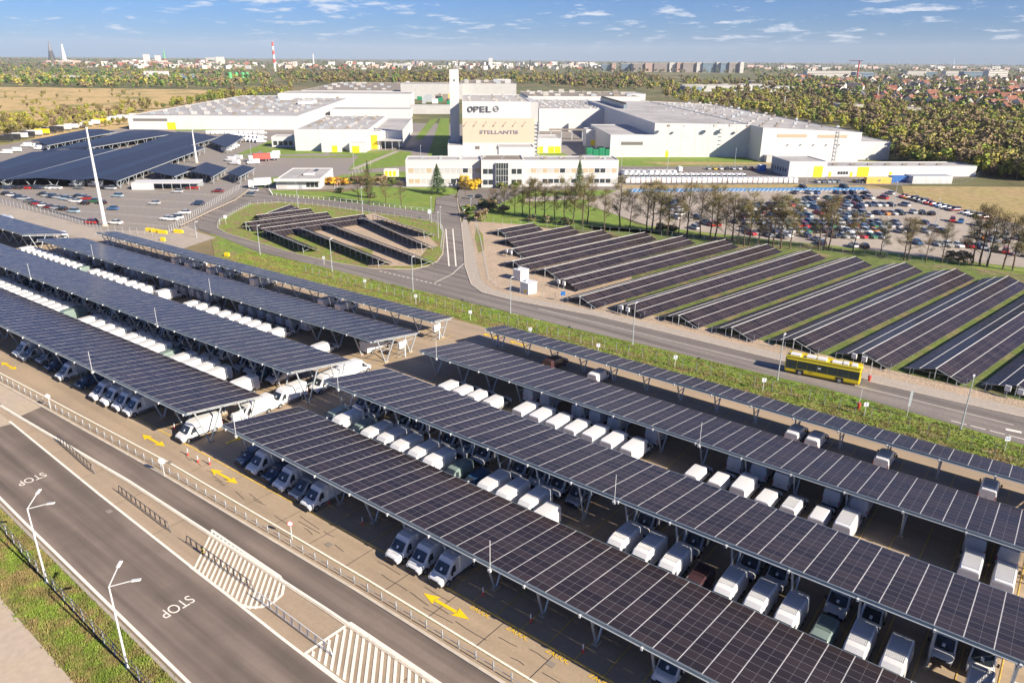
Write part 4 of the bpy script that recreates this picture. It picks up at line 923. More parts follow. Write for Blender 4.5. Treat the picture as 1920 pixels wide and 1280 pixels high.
# hydrants on pavement and verge
for i,(x,y,lab) in enumerate(((1629,716,'red hydrant on the pavement behind the bus'),(1609,768,'red hydrant on the verge below the bus'))):
    P=G(x,y); t=empty('hydrant',(P.x,P.y,0.2),0,lab,'hydrant'); b=MB(); b.cyl((0,0),0.22,0.22,0,0.7,'red_paint',10); b.build('body',t); b=MB(); b.cyl((0,0),0.34,0.25,0.7,1.0,'red_paint',10); b.build('cap',t); b=MB(); b.cyl((0,0.0),0.04,0.04,1.0,3.4,'white_metal',6); b.build('marker_pole',t)
# yellow blocks by the service road
for i,(x,y) in enumerate(((282,434),(292,436),(305,438),(335,437),(306,452),(426,481))):
    P=G(x,y); t=empty('yellow_block',(P.x,P.y,0.1),R(20),['yellow plastic barrier, left end of the group by the ramp','yellow plastic barrier, second in the group by the ramp','yellow plastic barrier, third in the group by the ramp','yellow plastic barrier standing apart at the ramp foot','small yellow marker behind the narrow carport left end','small yellow marker on the verge fence'][i],'barrier')
    s_=1.6 if i<4 else 0.7; b=MB(); b.box(-s_,s_,-0.3,0.3,0,0.8,'door_yellow'); b.build('barrier_body',t); b=MB(); b.box(-s_*0.9,s_*0.9,-0.15,0.15,0.8,1.0,'door_yellow'); b.build('barrier_top',t)
# ------------------------------------------------------------------ carports of the works car park, far left
def farport(q,label,zl=4.0,zh=5.6,legs=True,ridge=True):
    """q: front-left, front-right, back-right, back-left image survey points of the eaves"""
    P=[G(a,c,zl) for a,c in q]; O=Vector((P[0].x,P[0].y,0.05)); P=[p-O for p in P]
    t=empty('solar_carport',O,0,label,'solar carport','solar carports of the works car park')
    A,Bb,C_,D_=P; 
    def strip(a,b_,c,d,name):
        m=MB(); m.poly([a,b_,c,d],'far_cells'); me=m.mesh(name); uv=me.uv_layers.new(name='UVMap'); L_=(d-a).length; W_=(b_-a).length
        for l,co in zip(range(4),((0,0),(0,W_),((c-b_).length,W_),(L_,0))): uv.data[l].uv=co
        inst(name,me,t)
        m=MB(); m.poly([a-Vector((0,0,.12)),d-Vector((0,0,.12)),c-Vector((0,0,.12)),b_-Vector((0,0,.12))],'backsheet'); m.build('panel_underside',t)
    if ridge:
        F=(A+Bb)/2+Vector((0,0,zh-zl)); H_=(C_+D_)/2+Vector((0,0,zh-zl)); strip(A,F,H_,D_,'panel_roof'); strip(F,Bb,C_,H_,'panel_roof')
    else: strip(A,Bb,C_,D_,'panel_roof')
    for a,c in ((A,D_),(Bb,C_)):
        m=MB(); m.bar(a-Vector((0,0,.2)),c-Vector((0,0,.2)),0.25,'steel',0.35); m.build('edge_beam',t)
    if legs:
        for a,c in ((Bb,C_),(A,Bb)):
            d=c-a; n=max(2,int(d.length/8))
            for i in range(n+1):
                p=a+d*(i/n); inw=((A+C_)/2-p); inw.z=0; inw=inw.normalized()*1.5
                for e in (-1,1):
                    m=MB(); dd=d.normalized()*2.2*e; m.bar(Vector((p.x+inw.x,p.y+inw.y,0)),Vector((p.x+inw.x+dd.x,p.y+inw.y+dd.y,zl-0.3)),0.22,'steel'); m.build('post',t)
    return t
FP=[([(9,337),(140,338),(409,257),(223,280)],'wide dark solar carport in the works car park, front middle'),
 ([(141,338),(221,339),(384,277),(345,273)],'dark solar carport in the works car park, front right long one'),
 ([(-130,345),(8,337),(222,279),(60,285)],'dark solar carport in the works car park, front left'),
 ([(60,288),(168,277),(335,249),(250,243)],'dark solar carport in the works car park, behind the front ones'),
 ([(245,276),(352,272),(410,257),(333,247)],'dark solar carport in the works car park, back right'),
 ([(58,263),(88,273),(218,247),(165,242)],'separate dark solar carport at the back left of the works car park'),
 ([(393,266),(425,277),(458,256),(425,250)],'small square solar carport beside the parked vans'),
 ([(278,321),(327,331),(370,314),(316,306)],'small solar carport behind the white shelter, left of three'),
 ([(350,319),(399,331),(426,315),(386,304)],'small solar carport at the mast foot, middle of three'),
 ([(425,324),(449,331),(478,315),(455,309)],'small solar carport, right of three near the gate')]
for i,(q,l) in enumerate(FP): farport(q,l,zl=3.3,zh=4.1,ridge=i<6)
# white shelter
def pxbox(name,cat,label,q,h,k,top=None,group=None,z0=0.05):
    P=[G(a,c) for a,c in q]; O=Vector((P[0].x,P[0].y,z0)); P=[p-Vector((O.x,O.y,0)) for p in P]
    t=empty(name,O,0,label,cat,group); b=MB(); n=len(P)
    for i in range(n): j=(i+1)%n; b.poly([(P[i].x,P[i].y,0),(P[j].x,P[j].y,0),(P[j].x,P[j].y,h),(P[i].x,P[i].y,h)],k)
    b.build('wall',t); b=MB(); b.poly([(p.x,p.y,h) for p in P],top or 'roof_pale')
    c=sum((p for p in P),Vector())/n
    b2=MB()
    for i in range(n):
        j=(i+1)%n; a,d=P[i],P[j]; a2=a+(a-c).normalized()*0.3; d2=d+(d-c).normalized()*0.3
        b2.poly([(a2.x,a2.y,h-0.35),(d2.x,d2.y,h-0.35),(d2.x,d2.y,h+0.25),(a2.x,a2.y,h+0.25)],'white_wall'); b2.poly([(a.x,a.y,h+0.25),(d.x,d.y,h+0.25),(d2.x,d2.y,h+0.25),(a2.x,a2.y,h+0.25)],'white_wall')
        b2.poly([(a.x,a.y,h),(d.x,d.y,h),(d.x,d.y,h+0.25),(a.x,a.y,h+0.25)],'white_wall')
    b.build('roof',t); b2.build('parapet',t); return t,P
t=empty('shelter',G(245,352,0.05),0,'long low white-roofed shelter between the car park and the small carports','shelter'); A=G(245,343,2.8)-t.location; C=G(372,343,2.8)-t.location; D_=G(380,336,2.8)-t.location; E_=G(258,337,2.8)-t.location
b=MB(); b.poly([A,C,D_,E_],'white_wall'); b.poly([A-Vector((0,0,.3)),C-Vector((0,0,.3)),C,A],'white_wall'); b.poly([C-Vector((0,0,.3)),D_-Vector((0,0,.3)),D_,C],'white_wall'); b.build('roof',t)
b=MB(); q=A+(C-A)*0.33; b.poly([(A.x,A.y,0),(q.x,q.y,0),(q.x,q.y,2.5),(A.x,A.y,2.5)],'white_wall'); b.build('wall',t)
b=MB(); b.poly([(E_.x,E_.y,0),(D_.x,D_.y,0),(D_.x,D_.y,2.5),(E_.x,E_.y,2.5)],'grey_wall'); b.build('back_wall',t)
for i in range(6):
    p=q+(C-q)*(i/5); b=MB(); b.box(p.x-.08,p.x+.08,p.y-.08,p.y+.08,0,2.5,'steel'); b.build('post',t)
# ------------------------------------------------------------------ factory, in its own axes u (right) and v (back)
OF=Vector((-227.06,217.62,0)); UU=Vector((0.74535,0.66667,0)); VV=Vector((-0.66667,0.74535,0)); FRZ=math.atan2(UU.y,UU.x)
def toUV(P): d=Vector((P[0],P[1],0))-OF; return d.dot(UU),d.dot(VV)
def PL(px,py,v):
    """image survey point on the vertical plane v -> (u,z)"""
    d=_F+((px-960)/FOC)*_R+((640-py)/FOC)*_U; c=OF+VV*v; s=(Vector((c.x,c.y,0)).dot(VV))/(d[0]*VV.x+d[1]*VV.y)
    P=Vector((d[0]*s,d[1]*s,50.5+d[2]*s)); return (P-OF).dot(UU),P.z
def bld(label,name='factory_hall',cat='factory building',group=None): return empty(name,(OF.x,OF.y,0.05),FRZ,label,cat,group)
def block(t,u0,u1,v0,v1,h,k='white_wall',top='roof_pale',z0=0,par=0.5,h2=None,nm='wall'):
    h2=h if h2 is None else h2     # h at u0, h2 at u1
    b=MB(); b.poly([(u0,v0,z0),(u1,v0,z0),(u1,v0,h2),(u0,v0,h)],k); b.poly([(u1,v0,z0),(u1,v1,z0),(u1,v1,h2),(u1,v0,h2)],k); b.poly([(u1,v1,z0),(u0,v1,z0),(u0,v1,h),(u1,v1,h2)],k); b.poly([(u0,v1,z0),(u0,v0,z0),(u0,v0,h),(u0,v1,h)],k); b.build(nm,t)
    b=MB(); b.poly([(u0+.3,v0+.3,h-par*.6),(u1-.3,v0+.3,h2-par*.6),(u1-.3,v1-.3,h2-par*.6),(u0+.3,v1-.3,h-par*.6)],top); b.build('roof',t)
    b=MB()
    for a,c,ha,hc,ins in (((u0,v0),(u1,v0),h,h2,(0,1)),((u1,v0),(u1,v1),h2,h2,(-1,0)),((u1,v1),(u0,v1),h2,h,(0,-1)),((u0,v1),(u0,v0),h,h,(1,0))):
        i=(ins[0]*.3,ins[1]*.3); b.poly([(a[0]+i[0],a[1]+i[1],ha-par*.6),(c[0]+i[0],c[1]+i[1],hc-par*.6),(c[0]+i[0],c[1]+i[1],hc),(a[0]+i[0],a[1]+i[1],ha)][::-1],k); b.poly([(a[0],a[1],ha),(c[0],c[1],hc),(c[0]+i[0],c[1]+i[1],hc),(a[0]+i[0],a[1]+i[1],ha)],'white_metal')
    b.build('parapet',t)
def fbox(t,nm,u0,u1,v0,v1,z0,z1,k,top=None): b=MB(); b.box(u0,u1,v0,v1,z0,z1,k,top,bot=True); return b.build(nm,t)
def seams(t,u0,u1,v,h,n,k='white_wall2'):
    for i in range(1,n): u=u0+(u1-u0)*i/n; fbox(t,'wall_seam',u-.06,u+.06,v-.05,v,0.2,h-.3,k)
def vents(t,u0,u1,v0,v1,z,nu,nv,s=0.8,k='steel',jit=0.3):
    for i in range(nu):
        for j in range(nv):
            if random.random()<0.12: continue
            u=u0+(u1-u0)*(i+.5)/nu+random.uniform(-jit,jit)*(u1-u0)/nu*.3; v=v0+(v1-v0)*(j+.5)/nv+random.uniform(-jit,jit); q=s*random.uniform(.6,1.3)
            fbox(t,'roof_vent',u-q,u+q,v-q*.8,v+q*.8,z-.3,z+q*random.uniform(.5,1.2),random.choice(['roof_grey','white_wall2','steel','roof_brown']))
# office
t=bld('long two-storey white office block with glazed entrance at the road end','office_building','office building')
block(t,0,31,0,13,10.9); block(t,49,89,-0.6,13,10.9); block(t,31.2,48.8,-3.2,14,11.3,top='roof_brown')
for z0 in (1.4,5.7):
    for a,c,v in ((1,31,0),(49.5,88.5,-0.6)):
        n=int((c-a)/2.35)
        for i in range(n):
            u=a+0.2+i*(c-a)/n; k='glass_dark' if random.random()<0.33 else random.choice(['white_wall2','window_tan','white_wall2'])
            fbox(t,'window',u,u+2.05,v-0.06,v-0.004,z0,z0+1.7,k)
        fbox(t,'sill_band',a,c,v-0.14,v,z0-0.22,z0-0.05,'white_metal'); fbox(t,'lintel_band',a,c,v-0.14,v,z0+1.75,z0+1.9,'white_metal')
for z0 in (1.2,5.6):
    for u in (32,34.2,43.8,46.1): fbox(t,'window',u,u+1.9,-3.27,-3.2,z0,z0+2,'glass_dark')
fbox(t,'entrance_glazing',37.2,42.4,-4.2,-3.2,0,10.2,'glass_dark','white_wall')
for i in range(6): fbox(t,'mullion',37.2+i*1.02,37.3+i*1.02,-4.28,-4.2,0,10.2,'white_metal')
for z in (2.4,5,7.6,10.1): fbox(t,'transom',37.2,42.4,-4.28,-4.2,z,z+.12,'white_metal')
fbox(t,'entrance_door',39,40.6,-4.32,-4.28,0,2.2,'paper')
vents(t,2,88,2,12,10.9,10,2,0.5)
# gate house
t,P=pxbox('gate_house','gate house','flat-roofed white gate house beside the works entrance',[(517,356),(596,357),(621,352),(621,318),(560,318)],0.1,'white_wall')
for c in list(t.children): bpy.data.objects.remove(c)
bpy.data.objects.remove(t)
t=bld('flat-roofed white gate house beside the works entrance','gate_house','gate house')
u0=toUV(G(517,356))[0]; v0=toUV(G(517,356))[1]; u1=toUV(G(596,357))[0]; 
block(t,u0,u1+0.5,v0+1.5,v0+34,4.0); fbox(t,'canopy',u0-.4,u1+1.0,v0-0.5,v0+1.6,3.3,4.3,'white_wall'); 
for i in range(3): fbox(t,'window',u1-5+i*1.7,u1-3.6+i*1.7,v0+1.4,v0+1.5,0.8,2.6,'glass_dark')
fbox(t,'garage_door',u0+.8,u0+4.2,v0+1.42,v0+1.5,0,2.6,'white_wall2'); fbox(t,'door',u0+9,u0+10.4,v0+1.42,v0+1.5,0,2.3,'steel')
fbox(t,'roof_hatch',u0+9,u0+13,v0+12,v0+16,3.9,4.6,'white_wall')
fbox(t,'skylight',u0+11,u0+12.4,v0+26,v0+29,3.9,4.3,'glass_dark'); fbox(t,'roof_seam',u0+7.4,u0+7.9,v0+2,v0+33,3.72,3.80,'roof_brown')
# yellow panel container in the yard
t=bld('small white hut with yellow doors on the yard lawn','hut','hut'); a=toUV(G(720,332)); b_=toUV(G(747,332)); block(t,a[0],b_[0],a[1],a[1]+4,3.2)
for i in range(3): fbox(t,'door',a[0]+.5+i*1.8,a[0]+1.7+i*1.8,a[1]-.05,a[1],0.3,2.6,'door_yellow')
# main block with lettering
t=bld('tall white paint shop with raised name letters and a beige front','paint_shop','factory building'); V0=98
uL,_=PL(868,293,V0); uR,_=PL(1001,290,V0); _,zb=PL(900,268,V0); _,zs=PL(900,227,V0); uo,zo=PL(869,191,V0); uRo,_=PL(996,191,V0)
block(t,uL,uRo,V0+2,V0+85,zo,top='roof_grey'); block(t,uL,uR,V0,V0+30,zs+1.5,'beige_wall',z0=zb); block(t,uL,uR,V0-0.4,V0+30,zb,'white_wall')
for i in range(7):
    u=uL+2.5+i*(uR-uL-5)/6.4; b=MB(); b.bar((u,V0-1.6,zs-1.2),(u,V0,zs-0.2),0.14,'steel'); b.build('lamp_bracket',t); fbox(t,'facade_lamp',u-.25,u+.25,V0-1.9,V0-1.4,zs-1.45,zs-1.15,'steel')
for i in range(3):
    u,z=PL(895+i*40,277,V0); fbox(t,'louvre',u-1.2,u+1.2,V0-.5,V0-.4,z-.8,z+.8,'window_band')
def words(t,txt,x0,x1,y0,y1,v,k,bold=0.0):
    (ua,zt),(ub,zb2)=PL(x0,y0,v),PL(x1,y1,v); me=text_mesh('letters',txt,1,k,0.12)
    if bold: pass
    xs=[q.co.x for q in me.vertices]; ys=[q.co.y for q in me.vertices]; mx,Mx,my,My=min(xs),max(xs),min(ys),max(ys)
    for q in me.vertices: q.co.x=(q.co.x-mx)/(Mx-mx)*(ub-ua); q.co.y=(q.co.y-my)/(My-my)*(zt-zb2)
    o=inst('wall_lettering',me,t,(ua,v-0.25,zb2)); o.rotation_euler=(R(90),0,0); return o
D('letter_grey',(0.16,0.16,0.17),0.5); D('letter_blue',(0.30,0.30,0.36),0.6)
for i,ch in enumerate('OPEL'):
    x0=877+i*11.6
    for k in (0,0.9): words(t,ch,x0+k,x0+9.3+k,199.5,210,V0+1.95-k*.3,'letter_grey')
words(t,'STELLANTIS',900,972,244.5,251,V0,'letter_blue')
ua,za=PL(930,204.5,V0+2); r=1.55
b=MB()
for i in range(20):
    a0,a1=2*PI*i/20,2*PI*(i+1)/20; b.poly([(ua+r*math.cos(a0),V0+1.7,za+r*math.sin(a0)),(ua+r*math.cos(a1),V0+1.7,za+r*math.sin(a1)),(ua+r*.72*math.cos(a1),V0+1.7,za+r*.72*math.sin(a1)),(ua+r*.72*math.cos(a0),V0+1.7,za+r*.72*math.sin(a0))],'letter_grey')
b.poly([(ua-2.1,V0+1.65,za+.1),(ua+.1,V0+1.65,za+.1),(ua-.1,V0+1.65,za+.45),(ua+2.0,V0+1.65,za-.1),(ua-.1,V0+1.65,za-.1),(ua+.1,V0+1.65,za-.45)],'letter_grey'); b.build('wall_emblem',t)
seams(t,uL,uR,V0-.4,zb,9); seams(t,uL,uRo,V0+2,zo,1); vents(t,uL+1,uRo-1,V0+4,V0+80,zo,5,5,0.7)
fbox(t,'side_wing',uRo,uRo+4,V0+2,V0+50,0,zo-.3,'white_wall2')
u,z=PL(1006,230,V0+2)
for i in range(9): fbox(t,'stair_landing',uR+0.3,uR+3.0,V0+1,V0+4,i*2+1.0,i*2+1.18,'steel')
for du in (0.4,2.8): fbox(t,'stair_post',uR+du,uR+du+.2,V0+1,V0+1.2,0,19,'steel')
t=bld('slim tall white tower beside the lettered paint shop','stair_tower','tower'); ua,_=PL(845,262,V0+14); ub,_=PL(862,262,V0+14); _,zt=PL(852,131,V0+14)
block(t,ua,ub,V0+14,V0+22,zt,top='roof_grey',par=.3); fbox(t,'door',(ua+ub)/2-.4,(ua+ub)/2+.4,V0+13.95,V0+14,zt-6,zt-5,'dark')
for i in range(4): b=MB(); b.bar((ub-.5-i*.7,V0+16,zt),(ub-.5-i*.7,V0+16,zt+5-i),0.15,'white_metal'); b.build('antenna',t)
t=bld('low white annex at the foot of the slim tower','annex','annex'); ua,_=PL(840,297,92); ub,_=PL(869,297,92); block(t,ua,ub,92,V0+26,PL(850,273,92)[1])
t=bld('low dark-roofed wing with yellow door behind the office','annex','annex'); ua,_=PL(935,285,60); ub,_=PL(1002,285,60); block(t,ua,ub,60,75,PL(960,280,60)[1]+1,top='roof_grey'); fbox(t,'door',ua+8,ua+12,59.9,60,0,3.5,'door_yellow')
# left halls
t=bld('very long low white assembly hall at the left with a yellow gate'); u0,_=PL(243,243,258); u1,_=PL(560,243,258); z=PL(300,217,258)[1]
block(t,u0,u1,258,560,z); seams(t,u0,u1,258,z,14); u,zz=PL(322,238,258); fbox(t,'gate',u-3,u+3,257.9,258,0,5,'door_yellow'); ua,_=PL(250,228,258); ub,_=PL(314,228,258); fbox(t,'window_band',ua,ub,257.9,258,5.8,7.6,'window_band')
vents(t,u0+5,u1-5,265,550,z,11,11,1.4)
fbox(t,'roof_stair',u0+92,u0+104,400,430,z,z+2.5,'white_wall'); fbox(t,'roof_unit',u0+60,u0+70,470,490,z,z+2,'white_metal')
t=bld('white hall with yellow gates in front of the long assembly hall'); block(t,-71.6,-30,126.5,235,11.8); block(t,-30,-12.5,146,245,9.5); block(t,-30.1,-24,135,146,10); seams(t,-71.6,-30,126.5,11.8,3)
vents(t,-70,-32,130,230,11.8,5,9,0.9); 
block(t,-89.5,-76.5,146,158,5.9); block(t,-76,-71.6,142,150,6.2); block(t,-55.8,-44.7,132,126.6,6.2) if False else block(t,-55.8,-44.7,120,126.4,5.4); block(t,-39.9,-30.8,118,126.4,5.4)
fbox(t,'gate',-50,-47,119.9,120,0,3.6,'door_yellow'); fbox(t,'gate',-38.5,-34.5,117.9,118,0,3.6,'door_yellow'); fbox(t,'gate',-29.8,-26,134.9,135,0,8,'door_yellow')
for i in range(4): fbox(t,'window',-88.5+i*3,-86.3+i*3,145.9,146,1,3.4,'glass_dark')
fbox(t,'loading_roof',-26,-12,132,146,4.8,5.1,'white_wall2'); 
for i in range(4): fbox(t,'post',-25.5+i*4,-25.2+i*4,132.2,132.5,0,4.8,'steel')
def boxpx(label,x0,x1,yb,yt,depth,k='white_wall',top='roof_pale',nm='factory_hall',vent=None,cat='factory building',group=None):
    P=G(x0,yb); v=toUV(P)[1]; t=bld(label,nm,cat,group); ua,_=PL(x0,yb,v); ub,_=PL(x1,yb,v); _,z=PL((x0+x1)/2,yt,v); block(t,ua,ub,v,v+depth,z,k,top)
    if vent: vents(t,ua+2,ub-2,v+2,v+depth-2,z,*vent)
    return t,ua,ub,v,z
boxpx('low white hall strip behind the long assembly hall',523,771,201,176,60)
boxpx('wide dark-roofed hall at the back left of the works',566,755,182,170,330,'white_wall2','roof_brown',vent=(7,4,3))
boxpx('white block bridging to the slim tower at the back',752,868,186,158,60,'white_wall2')
boxpx('white conveyor bridge left of the slim tower',768,848,214,198,14,'white_wall2')
boxpx('white hall block behind the bridge, above the street',620,770,222,205,30)
boxpx('large white hall at the very back behind the lettered block',864,968,185,157,150,'white_wall2',top='roof_brown',vent=(5,3,3))
boxpx('small white rooftop hall at the very back right of the tower',930,958,163,149,25)
boxpx('white back hall with dark roof right of the lettered block',990,1200,196,181,130,top='roof_brown',vent=(9,3,3))
boxpx('low white strip hall behind the right-hand hall',1060,1210,188,176,60)
t,ua,ub,v,z=boxpx('broad white hall with many roof vents behind the bunkers',1010,1150,246,204,130,vent=(9,10,0.7))
boxpx('white silo house beside the inner street on the right',1023,1057,246,212,20,'white_wall')
t,ua,ub,v,z=boxpx('white hall with yellow doors right of the lettered block',1005,1052,287,260,22); fbox(t,'gate',ua+.5,ua+4,v-.1,v,0,3.6,'door_yellow'); fbox(t,'gate',ub-7.4,ub-4,v-.1,v,0,3.6,'door_yellow'); fbox(t,'gate',ub-3.6,ub-.3,v-.1,v,0,3.6,'door_yellow')
boxpx('slim white hut with orange gate between the halls',1066,1092,247,232,8,nm='hut',cat='hut')
t,ua,ub,v,z=boxpx('white tower-like annex above the green containers',1098,1132,276,243,12); fbox(t,'gate',ua+3,ub-2,v-.1,v,1,4,'door_yellow')
t=bld('big white right-hand hall with stepped front and shaded notch'); 
z1=PL(1230,231,98)[1]; block(t,104,128,97.4,165,PL(1170,253,97.4)[1]); block(t,128,181,97.4,330,z1,h2=z1-.6); block(t,181,235,79,330,z1-.7,h2=z1-3.0)
vents(t,130,232,84,325,z1-1.2,12,14,0.8); fbox(t,'window_band',110,122,97.3,97.4,6.5,8.2,'window_band'); fbox(t,'door',135,136.6,97.3,97.4,0,3.4,'door_yellow')
fbox(t,'window_band',189,205,78.9,79,z1-5.6,z1-4,'window_tan'); fbox(t,'window_band',211,227,78.9,79,z1-5.8,z1-4.3,'window_tan'); fbox(t,'porch',183,188,74.5,79,0,3.6,'white_wall2','roof_pale')
for i in range(8): fbox(t,'ladder_rung',221,222.6,78.5,79,1+i*2,1.2+i*2,'steel'); fbox(t,'ladder_rung',164,165.6,96.9,97.4,1+i*2,1.2+i*2,'steel')
for du in (221,222.5): fbox(t,'ladder_rail',du,du+.12,78.5,78.7,0.5,17,'steel')
for i in range(5): fbox(t,'wall_lamp',195+i*7,195.6+i*7,78.4,79,8.5,8.8,'dark')
seams(t,128,181,97.4,z1,7)
block(t,137,139.5,225,320,z1+2.4,k='steel_blue',nm='fan_row')
for i in range(16): fbox(t,'roof_fan',137.2,139.3,228+i*5.8,231+i*5.8,z1+2.4,z1+3.6,'dark')
t=bld('low white extension at the right end of the big hall','annex','annex'); block(t,235.2,256,86,140,PL(1640,266,86)[1])
t=bld('long low white workshop with yellow gates and a blue-grey gable end','workshop','workshop')
block(t,173.2,191,23.5,44,7.2,k='grey_wall'); block(t,191,264,24.5,40,4.9); 
fbox(t,'front_panel',173.2,191,23.3,23.5,0,7.0,'white_wall'); 
for u,wd,h in ((185,4.2,5.0),(206.5,5.4,4.5),(203.2,1.1,2.2),(222,1.2,2.2),(193,1.1,2.2)): fbox(t,'gate' if wd>2 else 'door',u,u+wd,23.2 if u<191 else 24.4,23.31 if u<191 else 24.5,0,h,'door_yellow')
for i in range(4): fbox(t,'window',197.2+i*1.3,198.2+i*1.3,24.4,24.5,1.2,2.4,'glass_dark')
for i in range(6): fbox(t,'window',173.1,173.2,26+i*3,27+i*3,1.8,3.6,'glass_dark')
for i in range(7): fbox(t,'roof_vent',197+i*8.5,199.5+i*8.5,30,31,4.7,5.2,'roof_brown')
t=bld('yellow-orange shipping container by the meadow','container','container'); a=toUV(G(1624,345)); c=toUV(G(1674,346)); block(t,a[0],c[0],a[1],a[1]+2.4,2.7,'orange_box','orange_box',par=.1); fbox(t,'emblem',a[0]+5.2,a[0]+6.4,a[1]-.06,a[1],1.0,1.8,'roof_brown')
t=bld('blue shipping container between orange one and white sheds','container','container'); a=toUV(G(1674,344)); block(t,a[0]+.3,a[0]+8.5,a[1]+2,a[1]+5,2.8,'blue_box','blue_box',par=.1)
t=bld('row of three white garages with grey roof by the meadow','garages','garage'); a=toUV(G(1710,345)); c=toUV(G(1785,345)); block(t,a[0],c[0],a[1],a[1]+7,3.3,'white_wall','grey_wall',par=.1)
for i in range(1,3): u=a[0]+(c[0]-a[0])*i/3; fbox(t,'seam',u-.08,u+.08,a[1]-.04,a[1],0,3.1,'steel')
t=bld('green scrap containers with orange crates beside the stepped hall','container','container'); a=toUV(G(1100,295)); c=toUV(G(1143,293)); 
for i in range(4):
    w_=(c[0]-a[0])/4; fbox(t,'skip',a[0]+i*w_,a[0]+(i+.92)*w_,a[1],a[1]+7,0,4.3 if i%2 else 5,'green_bin','dark')
    for j in range(3): fbox(t,'skip_rib',a[0]+i*w_+j*.8+.3,a[0]+i*w_+j*.8+.42,a[1]-.1,a[1],0.3,4,'green_bin')
t=bld('blue open skip with timber next to the green containers','container','container'); a=toUV(G(1092,298)); fbox(t,'skip',a[0],a[0]+6,a[1]-1,a[1]+3,0,1.8,'blue_box','roof_brown')
t=bld('blue portable toilet cabin by the parked cars','cabin','cabin'); a=toUV(G(1424,322)); fbox(t,'cabin_wall',a[0],a[0]+3,a[1],a[1]+3,0,3,'sign_blue'); fbox(t,'roof',a[0]-.1,a[0]+3.1,a[1]-.1,a[1]+3.1,3,3.2,'paper')
b=MB(); 
t=bld('pipe bridge across the inner works street','pipe_bridge','pipe bridge'); a=toUV(G(1040,262)); fbox(t,'bridge_deck',a[0]-4,a[0]+26,a[1]-2,a[1],6,7,'roof_brown')
for i in range(5): fbox(t,'support',a[0]-3+i*7,a[0]-2.5+i*7,a[1]-1.5,a[1]-1,0,6,'steel')
t=bld('cluster of pipes and tanks in the gap left of the slim tower','plant','plant'); 
for i in range(26):
    P=G(random.uniform(772,842),random.uniform(178,196)); a=toUV(P); s_=random.uniform(1.5,4); fbox(t,'tank',a[0],a[0]+s_*2,a[1],a[1]+s_,0,random.uniform(3,9),random.choice(['roof_brown','green_bin','steel','white_metal','dark','orange_box']))
# ------------------------------------------------------------------ cars
CARCOL={'white':(0.78,0.78,0.77),'silver':(0.45,0.47,0.49),'grey':(0.16,0.17,0.18),'black':(0.02,0.02,0.025),'dark blue':(0.02,0.045,0.11),'blue':(0.04,0.14,0.33),'red':(0.45,0.02,0.02),'dark red':(0.18,0.02,0.025),'green':(0.04,0.18,0.08),'orange':(0.75,0.25,0.02),'pale blue':(0.30,0.42,0.50),'yellow':(0.7,0.5,0.03)}
for k,c in CARCOL.items(): D('car_'+k,c,0.25,coat=0.6)
def car_mesh(kind):
    b=MB(); L,W,H=dict(hatch=(4.1,0.86,1.48),sedan=(4.6,0.88,1.44),suv=(4.5,0.92,1.68))[kind]
    pr=lambda w,z0,z1: [(w*.94,z0),(w,z0+.2),(w,z1-.12),(w*.93,z1)]
    st=[(0,pr(W*.8,.28,.62)),(.12,pr(W*.93,.24,.72)),(.9,pr(W,.22,.86)),(1.25,pr(W,.22,.92)),(L-.9,pr(W,.22,.95)),(L-.15,pr(W*.95,.24,.9)),(L,pr(W*.88,.3,.8))]
    loft(b,st,'car_white')
    y0,y1,y2,y3={'hatch':(1.05,1.75,3.2,3.85),'sedan':(1.2,1.95,3.2,3.95),'suv':(1.05,1.65,3.75,4.25)}[kind]; z=.88; w0,w1=W*.9,W*.70
    def ring(y,w,zz): q=len(b.v); b.v+=[(-w,y,zz),(w,y,zz)]; return q
    a=ring(y0,w0,z); c=ring(y1,w1,H-.03); d=ring(y2,w1,H-.01); e=ring(y3,w0,z+.05)
    for f in ((a,a+1,c+1,c),(d,d+1,e+1,e)): b.f.append(f); b.m.append(b.mi('glass_dark'))
    b.f.append((c,c+1,d+1,d)); b.m.append(b.mi('car_white'))
    q=len(b.v); b.v+=[(-w0,y1-.1,z),(w0,y1-.1,z),(-w0,y2,z+.03),(w0,y2,z+.03)]
    b.f+= [(a,c,d,e,q+2),(a+1,q+3,e+1,d+1,c+1)]; b.m+=[b.mi('glass_dark')]*2
    for sx in (-1,1):
        for y in (.8,L-.85): b.wheel(sx*(W-.1),y,.31,.31,.2,8)
        b.box(sx*W*.75-.12,sx*W*.75+.12,-.02,.03,.58,.7,'head_lamp'); b.box(sx*W*.78-.1,sx*W*.78+.1,L-.03,L+.03,.62,.78,'red_lamp')
    b.v=[(x,y-L/2,zz) for x,y,zz in b.v]
    return b.mesh('parked_car')
CM={k:car_mesh(k) for k in ('hatch','sedan','suv')}
cols=['white']*5+['silver']*6+['grey']*6+['black']*7+['dark blue']*5+['blue']*2+['red']*3+['dark red']+['green','pale blue','pale blue','orange']
def car(x,y,rz,label_tail,group,col=None,kind=None,z=0.16):
    col=col or random.choice(cols); kind=kind or random.choice(['hatch','hatch','sedan','suv'])
    o=inst('parked_car',CM[kind],None,(x,y,z),rz); o.material_slots[0].link='OBJECT'; o.material_slots[0].material=MT['car_'+col]
    lb=f"{col} {dict(hatch='hatchback',sedan='saloon car',suv='tall car')[kind]} {label_tail}"
    tag(o,lb,'car',group); return o
